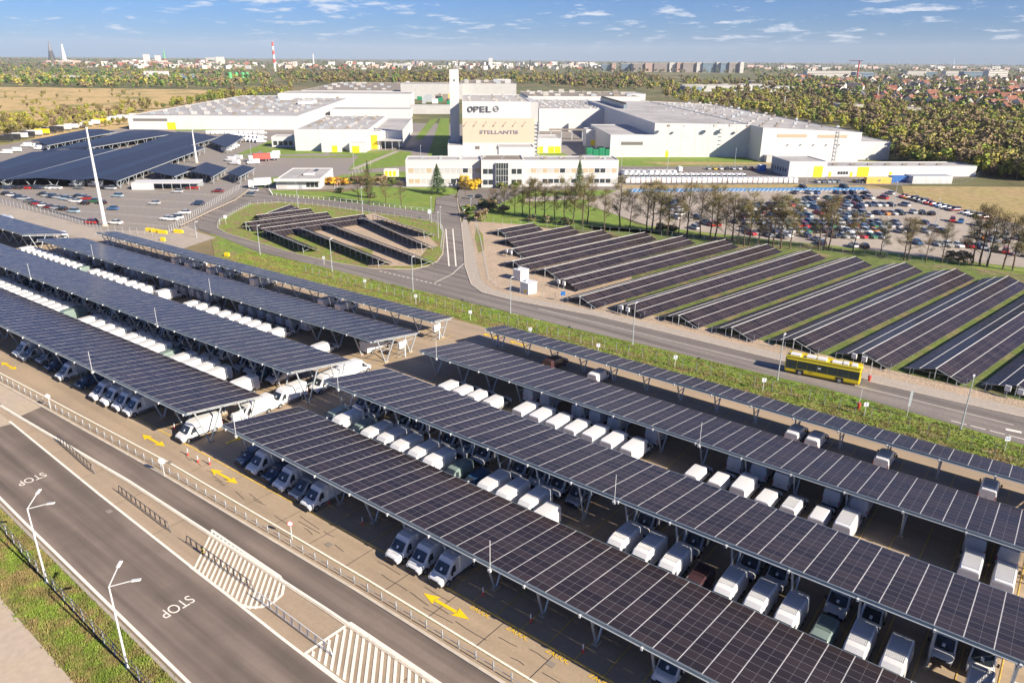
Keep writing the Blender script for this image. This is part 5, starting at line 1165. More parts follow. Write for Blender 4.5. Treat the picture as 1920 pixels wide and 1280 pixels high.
rowsR=[((1490,364),(1622,365),.75),((1475,374.5),(1655,373.5),.8),((1470,380.5),(1657,379),.7),((1400,387.5),(1695,387),.85),((1390,394),(1610,392),.7),((1395,402),(1700,403),.85),((1400,409),(1640,407),.7),((1380,419),(1690,420),.85),((1430,426),(1680,427),.75),((1400,436),(1765,437),.85),((1440,444),(1650,447),.6),((1540,459),(1640,467),.6),((1700,457),(1835,466),.6),((1695,371),(1845,411),.95),((1712,401),(1762,405),.8),((1785,416),(1850,426),.7),((1865,443),(1925,452),.8),((1262,381),(1275,408),.5),((1790,440),(1925,462),.7),((1845,468),(1925,482),.7)]
nm=['back row of worker car park']+[f'{q} row of worker car park' for q in ORD[1:13]]+['slanting edge row by the meadow','short row near the meadow edge','right-hand short row of worker car park','row at the right picture edge','left-hand line of worker car park','second slanting row at the right picture edge','lowest row at the right picture edge']
vdir=math.atan2(VV.y,VV.x)
for r_,((a),(c),dn) in enumerate(rowsR):
    A,C=G(*a),G(*c); n=int((C-A).length/2.62); k=0; face=random.choice([0,PI]); dr=math.atan2((C-A).y,(C-A).x)
    for i in range(n+1):
        if random.random()>dn: continue
        P=A+(C-A)*(i/max(1,n)); car(P.x,P.y,dr+random.uniform(-.05,.05)+(face if random.random()<.8 else PI-face)+(R(18) if r_!=13 else 0),f'{ORD[k]} from left in {nm[r_]}','cars in the worker car park'); k+=1
sc=[(1262,392,'grey'),(1270,381,'black'),(1268,411,'silver'),(1308,411,'dark blue'),(1322,421,'grey'),(1332,424,'red'),(1343,424,'red'),(1302,430,'silver'),(1395,380,'grey'),(1410,394,'white'),(1391,410,'dark red'),(1420,405,'white'),(1400,428,'grey'),(1408,441,'red'),(1440,444,'black'),(1465,447,'grey'),(1532,453,'silver'),(1240,356,'dark red'),(1505,353,'black'),(1582,353,'black'),(1668,365,'silver'),(1752,430,'silver'),(1862,455,'silver'),(1730,421,'dark blue'),(1620,430,'blue'),(1586,436,'pale blue')]
for i,(x,y,c) in enumerate(sc):
    P=G(x,y); car(P.x,P.y,vdir+PI/2+R(18)+random.choice([0,PI]),f'{ORD[i]} of the scattered cars behind the bare trees','scattered cars in the worker car park',c)
L=[]
for i in range(12): L.append((4+i*9.3,354.5+(i%2)*.4,['black','dark blue','black','black','black','red','black','dark blue','grey','white','white','white'][i],'top row of the visitor car park'))
for i,(x,y) in enumerate(((10,366),(22,369),(33,372),(44,375.5),(55,380),(65,384),(72,385),(80,388),(92,391),(105,393),(117,395),(138,399))): L.append((x,y,['black','white','dark blue','silver','grey','black','red','white','dark red','silver','black','pale blue'][i],'slanting front row of visitor car park'))
for i,(x,y) in enumerate(((80,367),(88,369.5),(98,371.5),(110,372.5),(122,375),(132,377),(145,371),(155,373),(163,375),(142,380),(158,384),(177,380),(190,383))): L.append((x,y,['black','silver','dark blue','silver','pale blue','silver','black','silver','red','white','black','green','black'][i],'middle cluster of the visitor car park'))
cnt={}
for x,y,c,rn in L:
    P=G(x,y); k=cnt.get(rn,0); cnt[rn]=k+1; car(P.x,P.y,R(25)-PI/2+random.uniform(-.06,.06),f'{ORD[k]} from left in {rn}','cars in the visitor car park',c,z=0.08)
for i,(x,y,c,lb) in enumerate(((172,420,'red','left of the tall white mast foot'),(217,421,'white','right of the tall white mast foot'),(212,394,'blue','behind the tall white mast'),(149,355,'grey','standing alone below the big carport'),(195,355,'black','left of a pair below the big carport'),(208,356,'silver','right of a pair below the big carport'),(221,370,'pale blue','alone in the middle of the visitor car park'),(290,384,'silver','alone towards the ramp in the visitor car park'),(333,362,'silver','just below the white shelter'),(340,354,'black','against the white shelter'),(362,355,'red','right of the white shelter'),(313,413,'white','nearest the ramp foot fence'),(322,414,'white','second at the ramp foot fence'),(331,411,'white','third at the ramp foot fence'),(346,402,'white','farther up the ramp fence'),(409,361,'dark red','behind the ramp fence'),(372,385,'dark blue','behind the ramp fence rail'),(468,369,'grey','driving on the ramp road'),(475,360,'silver','behind another car on the ramp road'),(895,372,'black','parked in the office court, left'),(880,373,'grey','parked in the office court by the yellow bush'),(642,284,'black','by the yellow gates of the front hall'))):
    P=G(x,y); car(P.x,P.y,R(35)-PI/2 if x>240 else R(25)-PI/2,lb,'single cars about the site',c,z=0.15)
for i in range(10):
    P=G(1328+i*11.5,318.3); car(P.x,P.y,vdir-PI/2,f'{ORD[i]} from left in short line before the shaded wall','cars before the shaded wall',['silver','yellow','white','black','silver','white','black','red','white','black'][i],z=.12)
for i in range(8):
    P=G(1532+i*9.5+(25 if i>4 else 0),343); car(P.x,P.y,vdir-PI/2,f'{ORD[i]} from left in line before the white workshop','cars before the workshop',random.choice(['black','grey','silver']),z=.12)
# ---- vans and lorries far off: one mesh each
def far_van(paint='van_white'):
    b=MB(); W,H,Lv=1.0,2.5,5.9
    pr=lambda w,z1,tw:[(w*.95,.35),(w,.6),(w,1.3),(tw,z1-.1),(tw*.6,z1)]
    loft(b,[(0,pr(.82,.9,.6)),(.5,pr(.96,1.15,.75)),(.95,pr(1,1.3,.8)),(1.8,pr(1,H-.1,.84)),(2.3,pr(1,H,.84)),(Lv,pr(.98,H-.03,.82))],paint)
    b.poly([(-.84,.93,1.36),(.84,.93,1.36),(.76,1.68,H-.28),(-.76,1.68,H-.28)],'glass_dark')
    for s_ in (-1,1):
        x=s_*1.012; b.poly([(x,1.4,1.3),(x,2.3,1.3),(x*.96,2.3,1.85),(x*.94,1.8,1.85)][::s_],'glass_dark')
        for y in (1.0,4.7): b.wheel(s_*.9,y,.33,.33,.2,8)
        b.box(s_*.9-.06,s_*.9+.06,Lv-.02,Lv+.03,.8,1.3,'red_lamp')
    b.box(-.85,.85,-.06,.1,.3,.6,'black_plastic'); b.v=[(x,y-3,z) for x,y,z in b.v]; return b.mesh('parked_van')
FV=far_van()
for i in range(34):
    P=G(1175+i*9.45,343+0.15*math.sin(i)); inst('parked_van',FV,None,(P.x,P.y,.15),vdir-PI/2+PI+random.uniform(-.03,.03),label=f'white van, {ORD[i]} from left in long row facing the worker car park',cat='van',group='white vans in the works van yard')
for i in range(9):
    P=G(1168+i*11+(3 if i>3 else 0),328.5); inst('parked_van',FV,None,(P.x,P.y,.15),vdir-PI/2+R(20)+PI,label=f'white van, {ORD[i]} from left in the row beside the office end',cat='van',group='white vans in the works van yard')
for i in range(24):
    P=G(1172+i*9.6+random.uniform(-1,1),336.2); inst('parked_van',FV,None,(P.x,P.y,.15),vdir-PI/2,label=f'white van, {ORD[i]} from left in the second row of the van yard',cat='van',group='white vans in the works van yard')
P=G(1273,322); inst('parked_van',FV,None,(P.x,P.y,.15),vdir+PI/2,label='single white van standing alone below the long white wall',cat='van')
i=0
for r_,(a,c,n) in enumerate((((395,252),(492,252),12),((440,258),(492,261),8),((455,265),(490,268),6),((405,290),(350,263+8),0),((300,286),(345,268),0),((425,284),(440,276),4))):
    for j in range(n):
        P=G(a[0]+(c[0]-a[0])*j/max(1,n-1),a[1]+(c[1]-a[1])*j/max(1,n-1)); inst('parked_van',FV,None,(P.x,P.y,.1),R(150)+random.uniform(-.1,.1),label=f'white van, {ORD[j]} from left in {ORD[r_]} row of the works yard by the long hall',cat='van',group='white vans parked before the long hall'); i+=1
for i,(x,y,r_) in enumerate(((432,303,20),(445,300,20),(440,309,20),(478,302,60),(476,308,60),(30,285,40),(12,289,40),(50,276,40),(68,277,40),(75,281,40),(145,357-7,30),(180,350,30),(155,346,30),(262,258,30),(205,270,30),(268,262,30),(218,273,30),(130,259,40),(150,263,40),(175,257,40),(200,252,40),(515,292,60))):
    P=G(x,y); inst('parked_van',FV,None,(P.x,P.y,.12),R(r_)-PI/2,label=f'white van, {ORD[i]} of the loose vans in the left works yard, counted from the gate',cat='van',group='loose vans in the left works yard')
def lorry(x,y,rz,k,label,l=11):
    P=G(x,y); t=empty('lorry',(P.x,P.y,.1),rz,label,'lorry'); fbox(t,'box_body',-l/2+2.2,l/2,-1.25,1.25,1.1,3.8,k); fbox(t,'cab',-l/2,-l/2+2,-1.2,1.2,.5,3.2,'white_metal'); fbox(t,'windscreen',-l/2-.03,-l/2,-1,1,1.8,2.8,'glass_dark')
    for xx in (-l/2+1.2,l/2-1.2,l/2-2.6):
        for s_ in (-1,1): b=MB(); b.wheel(0,0,.5,.5,.3,8); b.v=[(yy+xx,q+s_*1.1,z) for q,yy,z in b.v]; b.build('wheel',t)
ks=['dark','dark','white_metal','dark','white_metal','door_yellow','dark','dark','white_metal','white_metal','white_metal','white_metal','white_metal','door_yellow','white_metal','white_metal','white_metal','white_metal']
for i,k in enumerate(ks):
    x=8+i*13.8; y=266-i*2.6; lorry(x,y,R(38),k,f"{dict(dark='dark',white_metal='white',door_yellow='yellow')[k]} lorry trailer, {ORD[i]} from left in line along the dry field")
lorry(487,303,R(70),'red_white','red and blue car transporter parked by the yard road'); lorry(509,301,R(60),'white_metal','small white lorry beside the red transporter',8); lorry(488,352,R(60),'white_metal','white lorry entering beside the gate house',9)
# ------------------------------------------------------------------ trees
def leafy(n,rx,rz_,zc,mats_,q=0.5,seed=1,trunk=True,hollow=0.35,flat=0.0,lumps=9):
    rs=np.random.RandomState(seed); b=MB(); H=zc+rz_
    if trunk: b.cyl((0,0),.22,.10,0,zc,'bark',6)
    cl=[]
    for i in range(lumps):
        v=rs.normal(size=3); v/=np.linalg.norm(v); r=rs.uniform(.35,.8); cl.append((v*np.array([rx,rx,rz_])*r,rs.uniform(.32,.55)*rx,rs.randint(len(mats_))))
    for i in range(n):
        c,r,k=cl[rs.randint(lumps)]; v=rs.normal(size=3); v/=np.linalg.norm(v); p=c+v*r*rs.uniform(.55,1.08)*np.array([1,1,rz_/rx*.8]); p[2]+=zc
        if p[2]<0.4: p[2]=0.4+rs.uniform(0,.5)
        nrm=v+rs.normal(size=3)*.28; nrm/=np.linalg.norm(nrm); a=np.cross(nrm,[0,0,1.0]); a/=max(1e-6,np.linalg.norm(a)); c2=np.cross(nrm,a); s=q*rs.uniform(.6,1.4)
        b.poly([p-a*s-c2*s*.6,p+a*s-c2*s*.3,p+a*s*.7+c2*s,p-a*s*.8+c2*s*.7],mats_[k] if rs.rand()<.8 else mats_[rs.randint(len(mats_))])
    return b
def bare_tree(H,seed,leafk='leaf_olive',nleaf=520,spread=.25,up=.35):
    rs=np.random.RandomState(seed); tb=MB(); cb=MB(); tips=[]
    def limb(p,d,l,r,dep):
        e=p+d*l; tb.bar(p,e,r*2,'bark' if dep<2 else 'twig',n=5 if dep<2 else 3)
        if dep>=3: tips.append((p,e)); return
        if dep==2: tips.append((p,e))
        for _ in range(rs.randint(3,5)):
            nd=d+rs.normal(size=3)*.75; nd[2]=abs(nd[2])*.6+up; nd/=np.linalg.norm(nd); s=rs.uniform(.35,1.0); q=p+(e-p)*s; limb(q,nd,l*rs.uniform(.45,.65),r*.5,dep+1)
    p=np.array([0,0,0.0]); r=.16+H*.006; k=9
    for i in range(k):
        d=np.array([rs.normal()*.05,rs.normal()*.05,1]); d/=np.linalg.norm(d); l=H*.86/k; e=p+d*l; tb.bar(p,e,r*2,'bark',n=6)
        if i>=2:
            for _ in range(2 if i<4 else 4):
                a=rs.uniform(0,2*PI); el=rs.uniform(.3,.9); nd=np.array([math.cos(a),math.sin(a),el]); nd/=np.linalg.norm(nd); limb(p+(e-p)*rs.rand(),nd,H*spread*(1-.55*(i/k))*rs.uniform(.6,1.1),r*.38,1)
        p=e; r*=.86
    for i in range(nleaf):
        a,c=tips[rs.randint(len(tips))]; q=a+(c-a)*rs.rand()+rs.normal(size=3)*.42; s=rs.uniform(.10,.20); v=rs.normal(size=(2,3)); v/=np.linalg.norm(v,axis=1)[:,None]
        cb.poly([q-v[0]*s,q+v[1]*s,q+v[0]*s],leafk if rs.rand()<.65 else 'twig')
    return tb.mesh('trunk'),cb.mesh('crown')
BT=[bare_tree(18,s,k,n) for s,k,n in ((1,'leaf_olive',3400),(2,'leaf_olive',3800),(3,'leaf_brown',3000),(4,'leaf_olive',3400),(5,'leaf_brown',2800))]
def plant_bare(x,y,ty,label,group,i):
    P=G(x,y); h=hgt(x,y,ty)*1.06; t=empty('bare_tree',(P.x,P.y,.1),random.uniform(0,6.3),label,'tree',group); s=h/18.0; t.scale=(s*random.uniform(.9,1.15),s*random.uniform(.9,1.15),s)
    a,c=BT[i%5]; inst('trunk',a,t); inst('crown',c,t)
BL_=[(965,402,347),(980,406,340),(992,409,333),(1004,412,330),(1020,413,338),(1040,416,345),(1058,419,333),(1075,420,342),(1092,422,325),(1101,421,328),(1133,434,352),(1162,430,332),(1180,433,358),(1212,436,333),(1222,436,338),(1237,440,345),(1250,443,350),(1272,446,365),(1288,447,337),(1312,447,350),(1331,452,343),(1340,452,347),(1358,456,365),(1372,455,357),(1383,459,368),(1394,463,372),(1404,461,360),(1420,463,378),(1440,461,362),(1449,465,366),(1463,468,363),(1480,468,372),(1535,470,370),(1545,470,362),(1553,470,366),(1598,474,395),(1650,480,412),(1694,489,400),(1702,489,408),(1735,493,425),(1765,494,415),(1822,499,385),(1836,500,380),(1850,500,388),(1880,505,400),(1898,507,402),(1922,512,396),(925,398,350),(945,400,345)]
for i,(x,y,ty) in enumerate(BL_): plant_bare(x,y,ty,f'tall thinly leafed tree, {ORD[i] if i<47 else "extra"} from left in the row behind the solar field' if i<47 else ['small tree by the office court, left of the row','small tree by the office court, next to the row'][i-47],'trees in the row behind the solar field',i)
for i,(x,y,ty,l) in enumerate(((673,379,325,'bare tree on the front lawn, left of the dark conifer-like one'),(724,386,335,'small bare tree on the front lawn, third from left'),(753,388,338,'small olive tree on the front lawn, rightmost'),(873,372,330,'orange-brown tree beside the entrance court'),(694,385,318,'bare tree beside the thin dark conifer on the front lawn'),(1010,365,338,'thin tree directly before the office right wing'),(960,368,345,'small tree before the office entrance'))): plant_bare(x,y,ty,l,None,i+2)
def spruce(H,R_,seed):
    rs=np.random.RandomState(seed); tb=MB(); tb.cyl((0,0),.28,.05,0,H*.95,'bark',7); cb=MB()
    for i in range(2600):
        t=rs.rand()**.8; z=H*(.08+.9*t); r=R_*(1-t)**.85*rs.uniform(.5,1.12); a=rs.uniform(0,2*PI); p=np.array([r*math.cos(a),r*math.sin(a),z]); o=np.array([math.cos(a),math.sin(a),-.35]); s=np.array([-math.sin(a),math.cos(a),0]); q=.55*(1-.5*t)*rs.uniform(.6,1.3)
        cb.poly([p-o*q-s*q*.5,p+o*q,p-o*q+s*q*.5],'leaf_dark' if rs.rand()<.8 else 'leaf_green')
    return tb.mesh('trunk'),cb.mesh('crown')
SP=spruce(14,4.2,3)
for x,y,ty,wf,l in ((820,364,307,1.15,'broad dark green spruce standing before the left wing of the office'),(1085,368,298,.75,'slender dark conifer before the right wing of the office'),(692,372,300,.45,'very thin dark conifer top on the front lawn')):
    P=G(x,y); h=hgt(x,y,ty); t=empty('spruce_tree',(P.x,P.y,.1),0,l,'tree'); t.scale=(h/14*wf,h/14*wf,h/14); inst('trunk',SP[0],t); inst('crown',SP[1],t)
BU={}
for k,ms in (('gold',['leaf_gold']),('rust',['leaf_rust','leaf_gold']),('brown',['leaf_brown']),('green',['leaf_green','leaf_olive']),('dark',['leaf_dark','leaf_brown'])):
    BU[k]=leafy(420,2.0,1.6,1.5,ms,.22,hash(k)%99 if False else len(k)*7,trunk=False).mesh('bush')
for i,(x,y,s,k,l) in enumerate(((882,355,2.6,'gold','bright yellow flowering bush before the office entrance'),(618,346,1.5,'rust','orange hedge bush right of the gate house, left one'),(632,347,1.6,'rust','orange hedge bush right of the gate house, middle one'),(648,347,1.5,'rust','orange hedge bush right of the gate house, right one'),(664,346,1.6,'brown','brown bush at the back of the front lawn'),(682,346,1.7,'dark','dark bush at the back of the front lawn'),(700,347,1.6,'brown','second brown bush behind the front lawn'),(718,347,1.7,'brown','third brown bush behind the front lawn'),(736,349,1.4,'green','green bush at the back of the front lawn'),(925,392,1.9,'dark','large dark bare bush by the entrance court'),(905,388,1.4,'dark','dark bush left of the large bare one'),(945,400,1.2,'brown','brown bush under the first trees'),(885,407,1.8,'green','green brown bush near the junction sign'),(905,414,1.6,'brown','low brown bush by the array corner fence'),(640,362,1.1,'dark','low evergreen bed on the front lawn'),(700,371,1.0,'dark','low dark bed on the lawn near the railing'),(1238,432,1.2,'dark','dark hedge clump at the corner of the worker car park'),(1255,436,1.2,'dark','second dark hedge clump by the worker car park'),(1790,492,1.4,'brown','brown scrub under the right-hand trees'),(1810,496,1.3,'brown','more brown scrub under the right-hand trees'),(1000,416,1.2,'dark','dark scrub under the left tree row'),(1030,418,1.2,'dark','second dark scrub under the left tree row'),(1060,422,1.2,'dark','third dark scrub under the left tree row'),(940,355,1.2,'green','low green bush left of the entrance'),(970,354,1.2,'green','low green bush right of the entrance'))):
    P=G(x,y); o=inst('bush',BU[k],None,(P.x,P.y,.1),i,label=l,cat='bush'); o.scale=(s,s,s*.8)
# ---- woods: individual trees where they show largest, merged masses behind
TR=[]
for i,(ms,rx,rz_,zc) in enumerate(((['leaf_olive','leaf_yellow'],4,4.6,6.6),(['leaf_brown'],4,5,7),(['leaf_green','leaf_olive'],4.2,4.6,6.4),(['leaf_yellow','leaf_spring'],3.6,4.4,6),(['leaf_brown','leaf_olive'],4,5.2,7),(['leaf_dark','leaf_green'],3.2,5.6,6.6),(['leaf_spring','leaf_olive'],4.4,4.2,6))):
    TR.append((leafy(520,rx,rz_,zc,ms,.45,i+11,lumps=12).mesh('tree'),leafy(330,rx,rz_,zc,ms,.52,i+31,lumps=9,trunk=False).mesh('tree'),leafy(80,rx,rz_,zc,ms,1.0,i+51,lumps=6,trunk=False).mesh('tree')))
def inpoly(x,y,P):
    c=False; j=len(P)-1
    for i in range(len(P)):
        if (P[i][1]>y)!=(P[j][1]>y) and x<(P[j][0]-P[i][0])*(y-P[i][1])/(P[j][1]-P[i][1])+P[i][0]: c=not c
        j=i
    return c
def scatter(P,n):
    xs=[p[0] for p in P]; ys=[p[1] for p in P]; o=[]
    while len(o)<n:
        x,y=random.uniform(min(xs),max(xs)),random.uniform(min(ys),max(ys))
        if inpoly(x,y,P): o.append((x,y))
    return o
def wood(P,n,kinds,size,label,own,name='tree',lod=0,mass=None,ml=2):
    pts=sorted(scatter(P,n),key=lambda q:-q[1]); rest={}; pts=sorted(pts[:own])+pts[own:]
    for i,(x,y) in enumerate(pts):
        g=G(x,y); s=size*random.uniform(.6,1.25)/11; k=random.choice(kinds)
        if i<own: o=inst('tree',TR[k][lod],None,(g.x,g.y,0),random.uniform(0,6.3),label=f'{label}, {ORD[i]} from left',cat='tree',group=label); o.scale=(s*random.uniform(.85,1.2),s*random.uniform(.85,1.2),s)
        else: rest.setdefault(k,[]).append(Matrix.Translation((g.x,g.y,0))@Matrix.Rotation(random.uniform(0,6.3),4,'Z')@Matrix.Diagonal((s*1.1,s*1.1,s,1)))
    if rest:
        # one mass of woodland
        objs=[merge('woodland',TR[k][ml],v) for k,v in rest.items()]
        with bpy.context.temp_override(active_object=objs[0],selected_editable_objects=objs): bpy.ops.object.join()
        tag(objs[0],mass or label,'woodland',kind='stuff')
wood([(1228,172),(1250,190),(1400,214),(1596,246),(1655,272),(1660,298),(1740,317),(1815,326),(1925,341),(2040,345),(2040,235),(1800,215),(1560,190),(1400,170)],1750,[0,0,0,1,1,4,4,2,3,3,6],11,'spring tree at the near edge of the right wood',110,ml=1,mass='dense brown and olive woodland right of the factory')
wood([(1180,150),(1400,148),(1560,150),(1560,185),(1400,172),(1180,172)],330,[0,1,2,4],12,'x',0,mass='woodland strip behind the right factory halls')
wood([(520,133),(860,136),(1200,140),(1240,150),(1190,172),(960,160),(750,160),(540,158)],1250,[1,1,4,4,0,2,5],13,'x',0,mass='dark brown woodland belt behind the factory')
wood([(255,212),(400,184),(548,163),(548,178),(480,186),(400,194),(330,203)],120,[0,3,3,2,4],11,'yellow-green tree along the field edge',60,ml=1,mass='yellow-green trees along the dry field edge')
wood([(-40,228),(60,214),(150,205),(250,196),(300,205),(250,216),(236,236),(60,250),(-40,275)],190,[0,0,3,4,1],7,'shrubby tree at the near edge of dry field',60,ml=1,mass='shrubs at the near edge of the dry field')
wood([(-40,130),(520,132),(545,158),(400,167),(200,166),(-40,163)],900,[0,1,2,4,2,5],12,'x',0,mass='green and brown woodland behind the dry field')
wood([(0,175),(200,172),(300,180),(300,196),(100,200),(0,205)],40,[0,4],5,'low bush out on the dry field',40)
wood([(1400,128),(1925,136),(1925,232),(1700,205),(1560,190),(1440,168)],1700,[0,1,2,4,5,3,6],11,'x',0,mass='garden trees between the houses on the right')
wood([(-60,118),(1980,128),(1980,138),(1200,138),(860,134),(520,131),(-60,130)],1500,[1,2,4,5],15,'x',0,mass='far woodland towards the horizon')
wood([(-60,111.5),(1980,123.5),(1980,129),(-60,118)],800,[1,2,5],22,'x',0,mass='last belts of woodland on the horizon')
# ------------------------------------------------------------------ houses and town
def house_mesh(w_,d_,h,rh,rk,wk):
    wb=MB(); wb.box(-w_/2,w_/2,-d_/2,d_/2,0,h,wk); wb.poly([(-w_/2,-d_/2,h),(-w_/2,d_/2,h),(-w_/2,0,h+rh)],wk); wb.poly([(w_/2,-d_/2,h),(w_/2,0,h+rh),(w_/2,d_/2,h)],wk)
    rb=MB(); e=.4; rb.poly([(-w_/2-e,-d_/2-e,h-.2),(w_/2+e,-d_/2-e,h-.2),(w_/2+e,0,h+rh+.1),(-w_/2-e,0,h+rh+.1)],rk); rb.poly([(w_/2+e,d_/2+e,h-.2),(-w_/2-e,d_/2+e,h-.2),(-w_/2-e,0,h+rh+.1),(w_/2+e,0,h+rh+.1)],rk); rb.box(w_*.15,w_*.15+.7,-.4,.4,h+rh*.5,h+rh+1,'house_wall')
    nb=MB()
    for i in range(3):
        for z in (1,3.8): 
            if z+1.4<h: nb.box(-w_/2+1.2+i*w_/3.2,-w_/2+2.4+i*w_/3.2,-d_/2-.05,-d_/2,z,z+1.4,'glass_dark')
    return wb.mesh('wall'),rb.mesh('roof'),nb.mesh('windows')
HM=[house_mesh(11,9,5.5,4,'roof_red','house_wall'),house_mesh(14,9,5,4.2,'roof_dark','house_wall'),house_mesh(10,10,6,4.5,'roof_red','city_wall'),house_mesh(18,8,5.5,3.5,'roof_red','house_wall'),house_mesh(12,9,3.5,5,'roof_dark','city_wall')]
hp=sorted(sorted(scatter([(1470,143),(1925,143),(1925,222),(1790,205),(1640,200),(1560,182),(1500,160)],185)))
nmH=['red-roofed house among garden trees','dark-roofed house among garden trees','pale house with red gable roof among trees','long red-roofed house among trees','pale gabled house with dark steep roof']
for i,(x,y) in enumerate(hp):
    P=G(x,y); k=random.randrange(5); t=empty('house',(P.x,P.y,0),random.uniform(0,6.3),f'{nmH[k]}, {ORD[i]} house from the left','house',nmH[k]); s=random.uniform(1.0,1.45); t.scale=(s,s,s)
    for m,nn in zip(HM[k],('wall','roof','window_row')): inst(nn,m,t)
def slab(x,y,w_,ty,k,label,d_=14,rz=FRZ,cat='building',group=None,name='apartment_block',rows=0,win='glass_dark'):
    P=G(x,y); h=hgt(x,y,ty); t=empty(name,(P.x,P.y,0),rz,label,cat,group); sc_=P.length/FOC; W_=w_*sc_
    fbox(t,'wall',-W_/2,W_/2,0,d_,0,h,k); fbox(t,'roof',-W_/2-.3,W_/2+.3,-.3,d_+.3,h,h+.8,'roof_grey')
    for i in range(rows): z=h*(i+.6)/(rows+.4); fbox(t,'window_row',-W_/2+1,W_/2-1,-.3,0,z,z+1.3,win)
    return t
for i,(x0,x1,yt,k) in enumerate(((1128,1146,121,'block_blue'),(1147,1154,119,'block_pink'),(1165,1184,120,'block_blue'),(1185,1192,119,'city_wall'),(1188,1210,119.5,'block_brown'),(1210,1226,119,'block_pink'),(1227,1254,119,'block_brown'),(1255,1268,118,'city_wall'),(1269,1280,118,'block_pink'),(1281,1305,118,'block_brown'),(1306,1315,118,'city_wall'),(1318,1342,118,'block_blue'),(1343,1350,117.5,'city_wall'),(1351,1366,118,'block_blue'),(1367,1386,117.5,'block_brown'),(1387,1393,117,'city_wall'))):
    slab((x0+x1)/2,134+i*.2,x1-x0,yt,k,f"{dict(block_blue='blue-grey',block_pink='pinkish',city_wall='pale',block_brown='brown-grey')[k]} high-rise flats, {ORD[i]} from left in the skyline row",rows=8,group='high-rise flats on the skyline')
for i,(x,y,w_,yt,k) in enumerate(((1560,146,85,134,'city_wall'),(1620,148,30,136,'block_blue'),(1718,144,30,134,'city_wall'),(1745,144,20,135,'block_blue'),(1790,145,30,134,'city_wall'),(1830,146,40,135,'block_blue'),(1870,147,30,133,'city_wall'),(1330,172,95,160,'white_wall2'),(1395,170,70,159,'white_wall'),(1300,174,30,163,'block_blue'),(1455,173,60,163,'white_wall'),(1430,160,40,153,'white_wall2'),(60,150,70,143,'white_wall2'),(140,149,90,143,'white_wall'),(290,146,32,134,'white_wall'),(350,148,24,140,'block_blue'),(1905,243,60,230,'white_wall2'),(1890,200,26,188,'city_wall'),(1600,212,30,198,'house_wall'),(1730,218,50,206,'city_wall'))):
    slab(x,y,w_,yt,k,['long pale flats beyond the houses, centre','blue flats beyond the houses, centre','pale flats beyond the houses, right of centre','blue flats right of the pale ones','pale flats farther right beyond the houses','blue flats farther right beyond the houses','pale flats near the right picture edge','long white retail shed behind the right woods','white retail shed right of the long one','blue shed left of the white retail sheds','rightmost white retail shed behind the woods','small white shed beyond the retail sheds','white depot at the far left','long white depot beyond the dry field','bright white cube warehouse beyond the dry field','small blue shed right of the white cube','white flat-roofed building at the right edge','tall pale house at the right','white house with sunny front among trees','low pale house row near the woods'][i],rows=4 if y<150 and i<7 else 0,d_=30)
cb=[]
for i,(x,y) in enumerate(sorted(scatter([(330,117),(560,120),(1130,122),(1130,131),(560,131),(100,127),(60,120)],255))):
    P=G(x,y); sc_=P.length/FOC; slab(x,y,random.uniform(4,17),y-random.uniform(2.5,7),random.choice(['city_wall','white_wall2','city_wall','block_pink','brick_red']),f'small block in the hazy town centre, {ORD[i]} from the left',d_=20,rz=random.uniform(0,3),group='town blocks on the horizon',rows=0)
for i,(x,y) in enumerate(sorted(scatter([(1400,125),(1920,127),(1920,136),(1400,132)],60))):
    slab(x,y,random.uniform(5,16),y-random.uniform(2,5),random.choice(['city_wall','block_pink','white_wall2']),f'pale block beyond the housing estate, {ORD[i]} from the left',d_=20,rz=FRZ,group='far blocks beyond the estate')
for i,(x,y,w_,yt,k,l) in enumerate(((275,118,9,102,'white_wall','white twin tower block on the left skyline'),(296,118,8,104,'white_wall','pale tower block left of the church'),(395,119,14,108,'white_wall2','wide pale block on the left skyline'),(413,120,12,107,'city_wall','pale block right of the wide one'),(920,122,7,109,'white_wall','white tower block in the distant centre'),(928,124,22,117,'city_wall','broad pale block beneath the white tower'),(852,122,6,115,'city_wall','small pale tower left of the factory tower'),(755,128,34,120,'white_wall2','long white flats on the centre-left skyline'),(1100,121,30,117,'city_wall','pale rows on the skyline right of centre'))):
    slab(x,y,w_,yt,k,l,d_=20,rows=0)
def mast(x,y,ty,r0,r1,bands,label,name='chimney'):
    P=G(x,y); h=hgt(x,y,ty); t=empty(name,(P.x,P.y,0),0,label,name.replace('_',' ')); n=len(bands)
    for i,k in enumerate(bands): b=MB(); q0=r0+(r1-r0)*i/n; q1=r0+(r1-r0)*(i+1)/n; b.cyl((0,0),q0,q1,h*i/n,h*(i+1)/n,k,10); b.build('shaft_band',t)
mast(516,134,79,5,3,['white_metal','white_metal','red_white','white_metal','red_white','white_metal','red_white'],'tall red and white banded chimney on the left skyline')
mast(121,113,83,22,7,['white_metal']*2,'white tapering chimney at the far left skyline')
mast(98,113.5,77,30,2,['dark','letter_grey'],'dark pointed headframe tower at the far left skyline','tower')
mast(588,120,101,7,3,['white_metal'],'thin white tower on the skyline left of centre','tower')
mast(561,128,107,3,1.5,['roof_brown'],'thin dark mast on the skyline left of centre','mast')
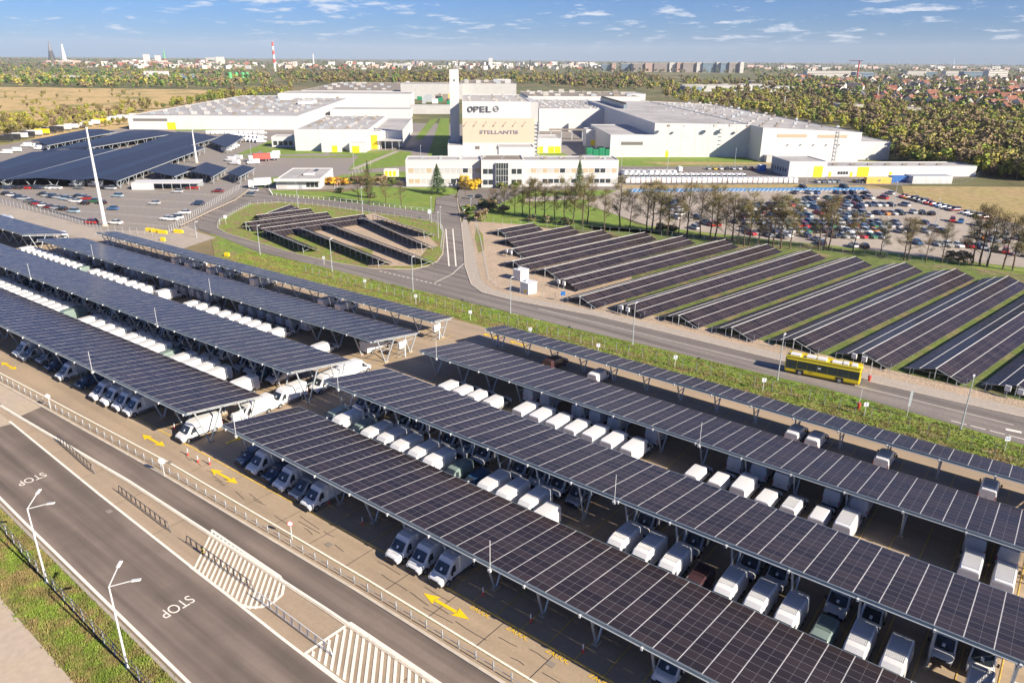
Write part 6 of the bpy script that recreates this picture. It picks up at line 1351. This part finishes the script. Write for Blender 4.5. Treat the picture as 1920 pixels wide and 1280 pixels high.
mast(994,125,111,9,1,['dark','dark'],'dark church spire in the distant centre','spire')
mast(310,119,92,10,1,['brick_red','tank_green','tank_green'],'green-topped church spire on the left skyline','spire')
mast(1294,118,105,3,1,['steel'],'thin mast behind the high-rise row','mast')
mast(1788,122,112,8,4,['white_metal'],'thin chimney on the right skyline','chimney')
mast(1641,202,160,.6,.4,['red_white','white_metal','red_white','white_metal','white_metal'],'red and white lattice mast among the houses on the right','mast')
mast(1468,214,181,.5,.4,['white_metal'],'white floodlight pole at the wood edge behind the right hall','mast')
for i,(x,w_) in enumerate(((432,6),(444,5),(456,6),(464,5))):
    P=G(x,147); h=hgt(x,147,137); t=empty('storage_tank',(P.x,P.y,0),0,f'green storage tank, {ORD[i]} from left beyond the dry field','tank','green storage tanks'); r=w_*P.length/FOC/1.9; b=MB(); b.cyl((0,0),r,r,0,h,'tank_green',14); b.build('shell',t); b=MB(); b.cyl((0,0),r,r*.3,h,h*1.15,'tank_green',14); b.build('dome',t)
slab(300,121,22,116,'brick_red','red brick church nave on the left skyline',d_=30); 
P=G(1606,150); h=hgt(1606,150,115); t=empty('tower_crane',(P.x,P.y,0),0,'red tower crane beyond the housing estate','crane'); b=MB(); b.box(-1.5,1.5,-1.5,1.5,0,h,'red_white'); b.build('tower_mast',t); b=MB(); b.box(-28,9,-.8,.8,h,h+1.6,'red_white'); b.build('jib',t)
# ------------------------------------------------------------------ air
hz=bpy.data.materials.new('haze_air'); hz.use_nodes=True; n_=hz.node_tree; n_.nodes.clear(); o_=n_.nodes.new('ShaderNodeOutputMaterial'); v_=n_.nodes.new('ShaderNodeVolumePrincipled'); v_.inputs['Color'].default_value=(0.80,0.88,1.0,1); v_.inputs['Density'].default_value=4.6e-5; v_.inputs['Anisotropy'].default_value=0.0; n_.links.new(v_.outputs[0],o_.inputs['Volume']); MT['haze_air']=hz
b=MB(); b.box(-17500,17500,-17500,17500,-1.5,330,'haze_air',bot=True); o=b.build('haze',kind='stuff'); tag(o,'thin bluish haze hanging over the whole plain','haze')
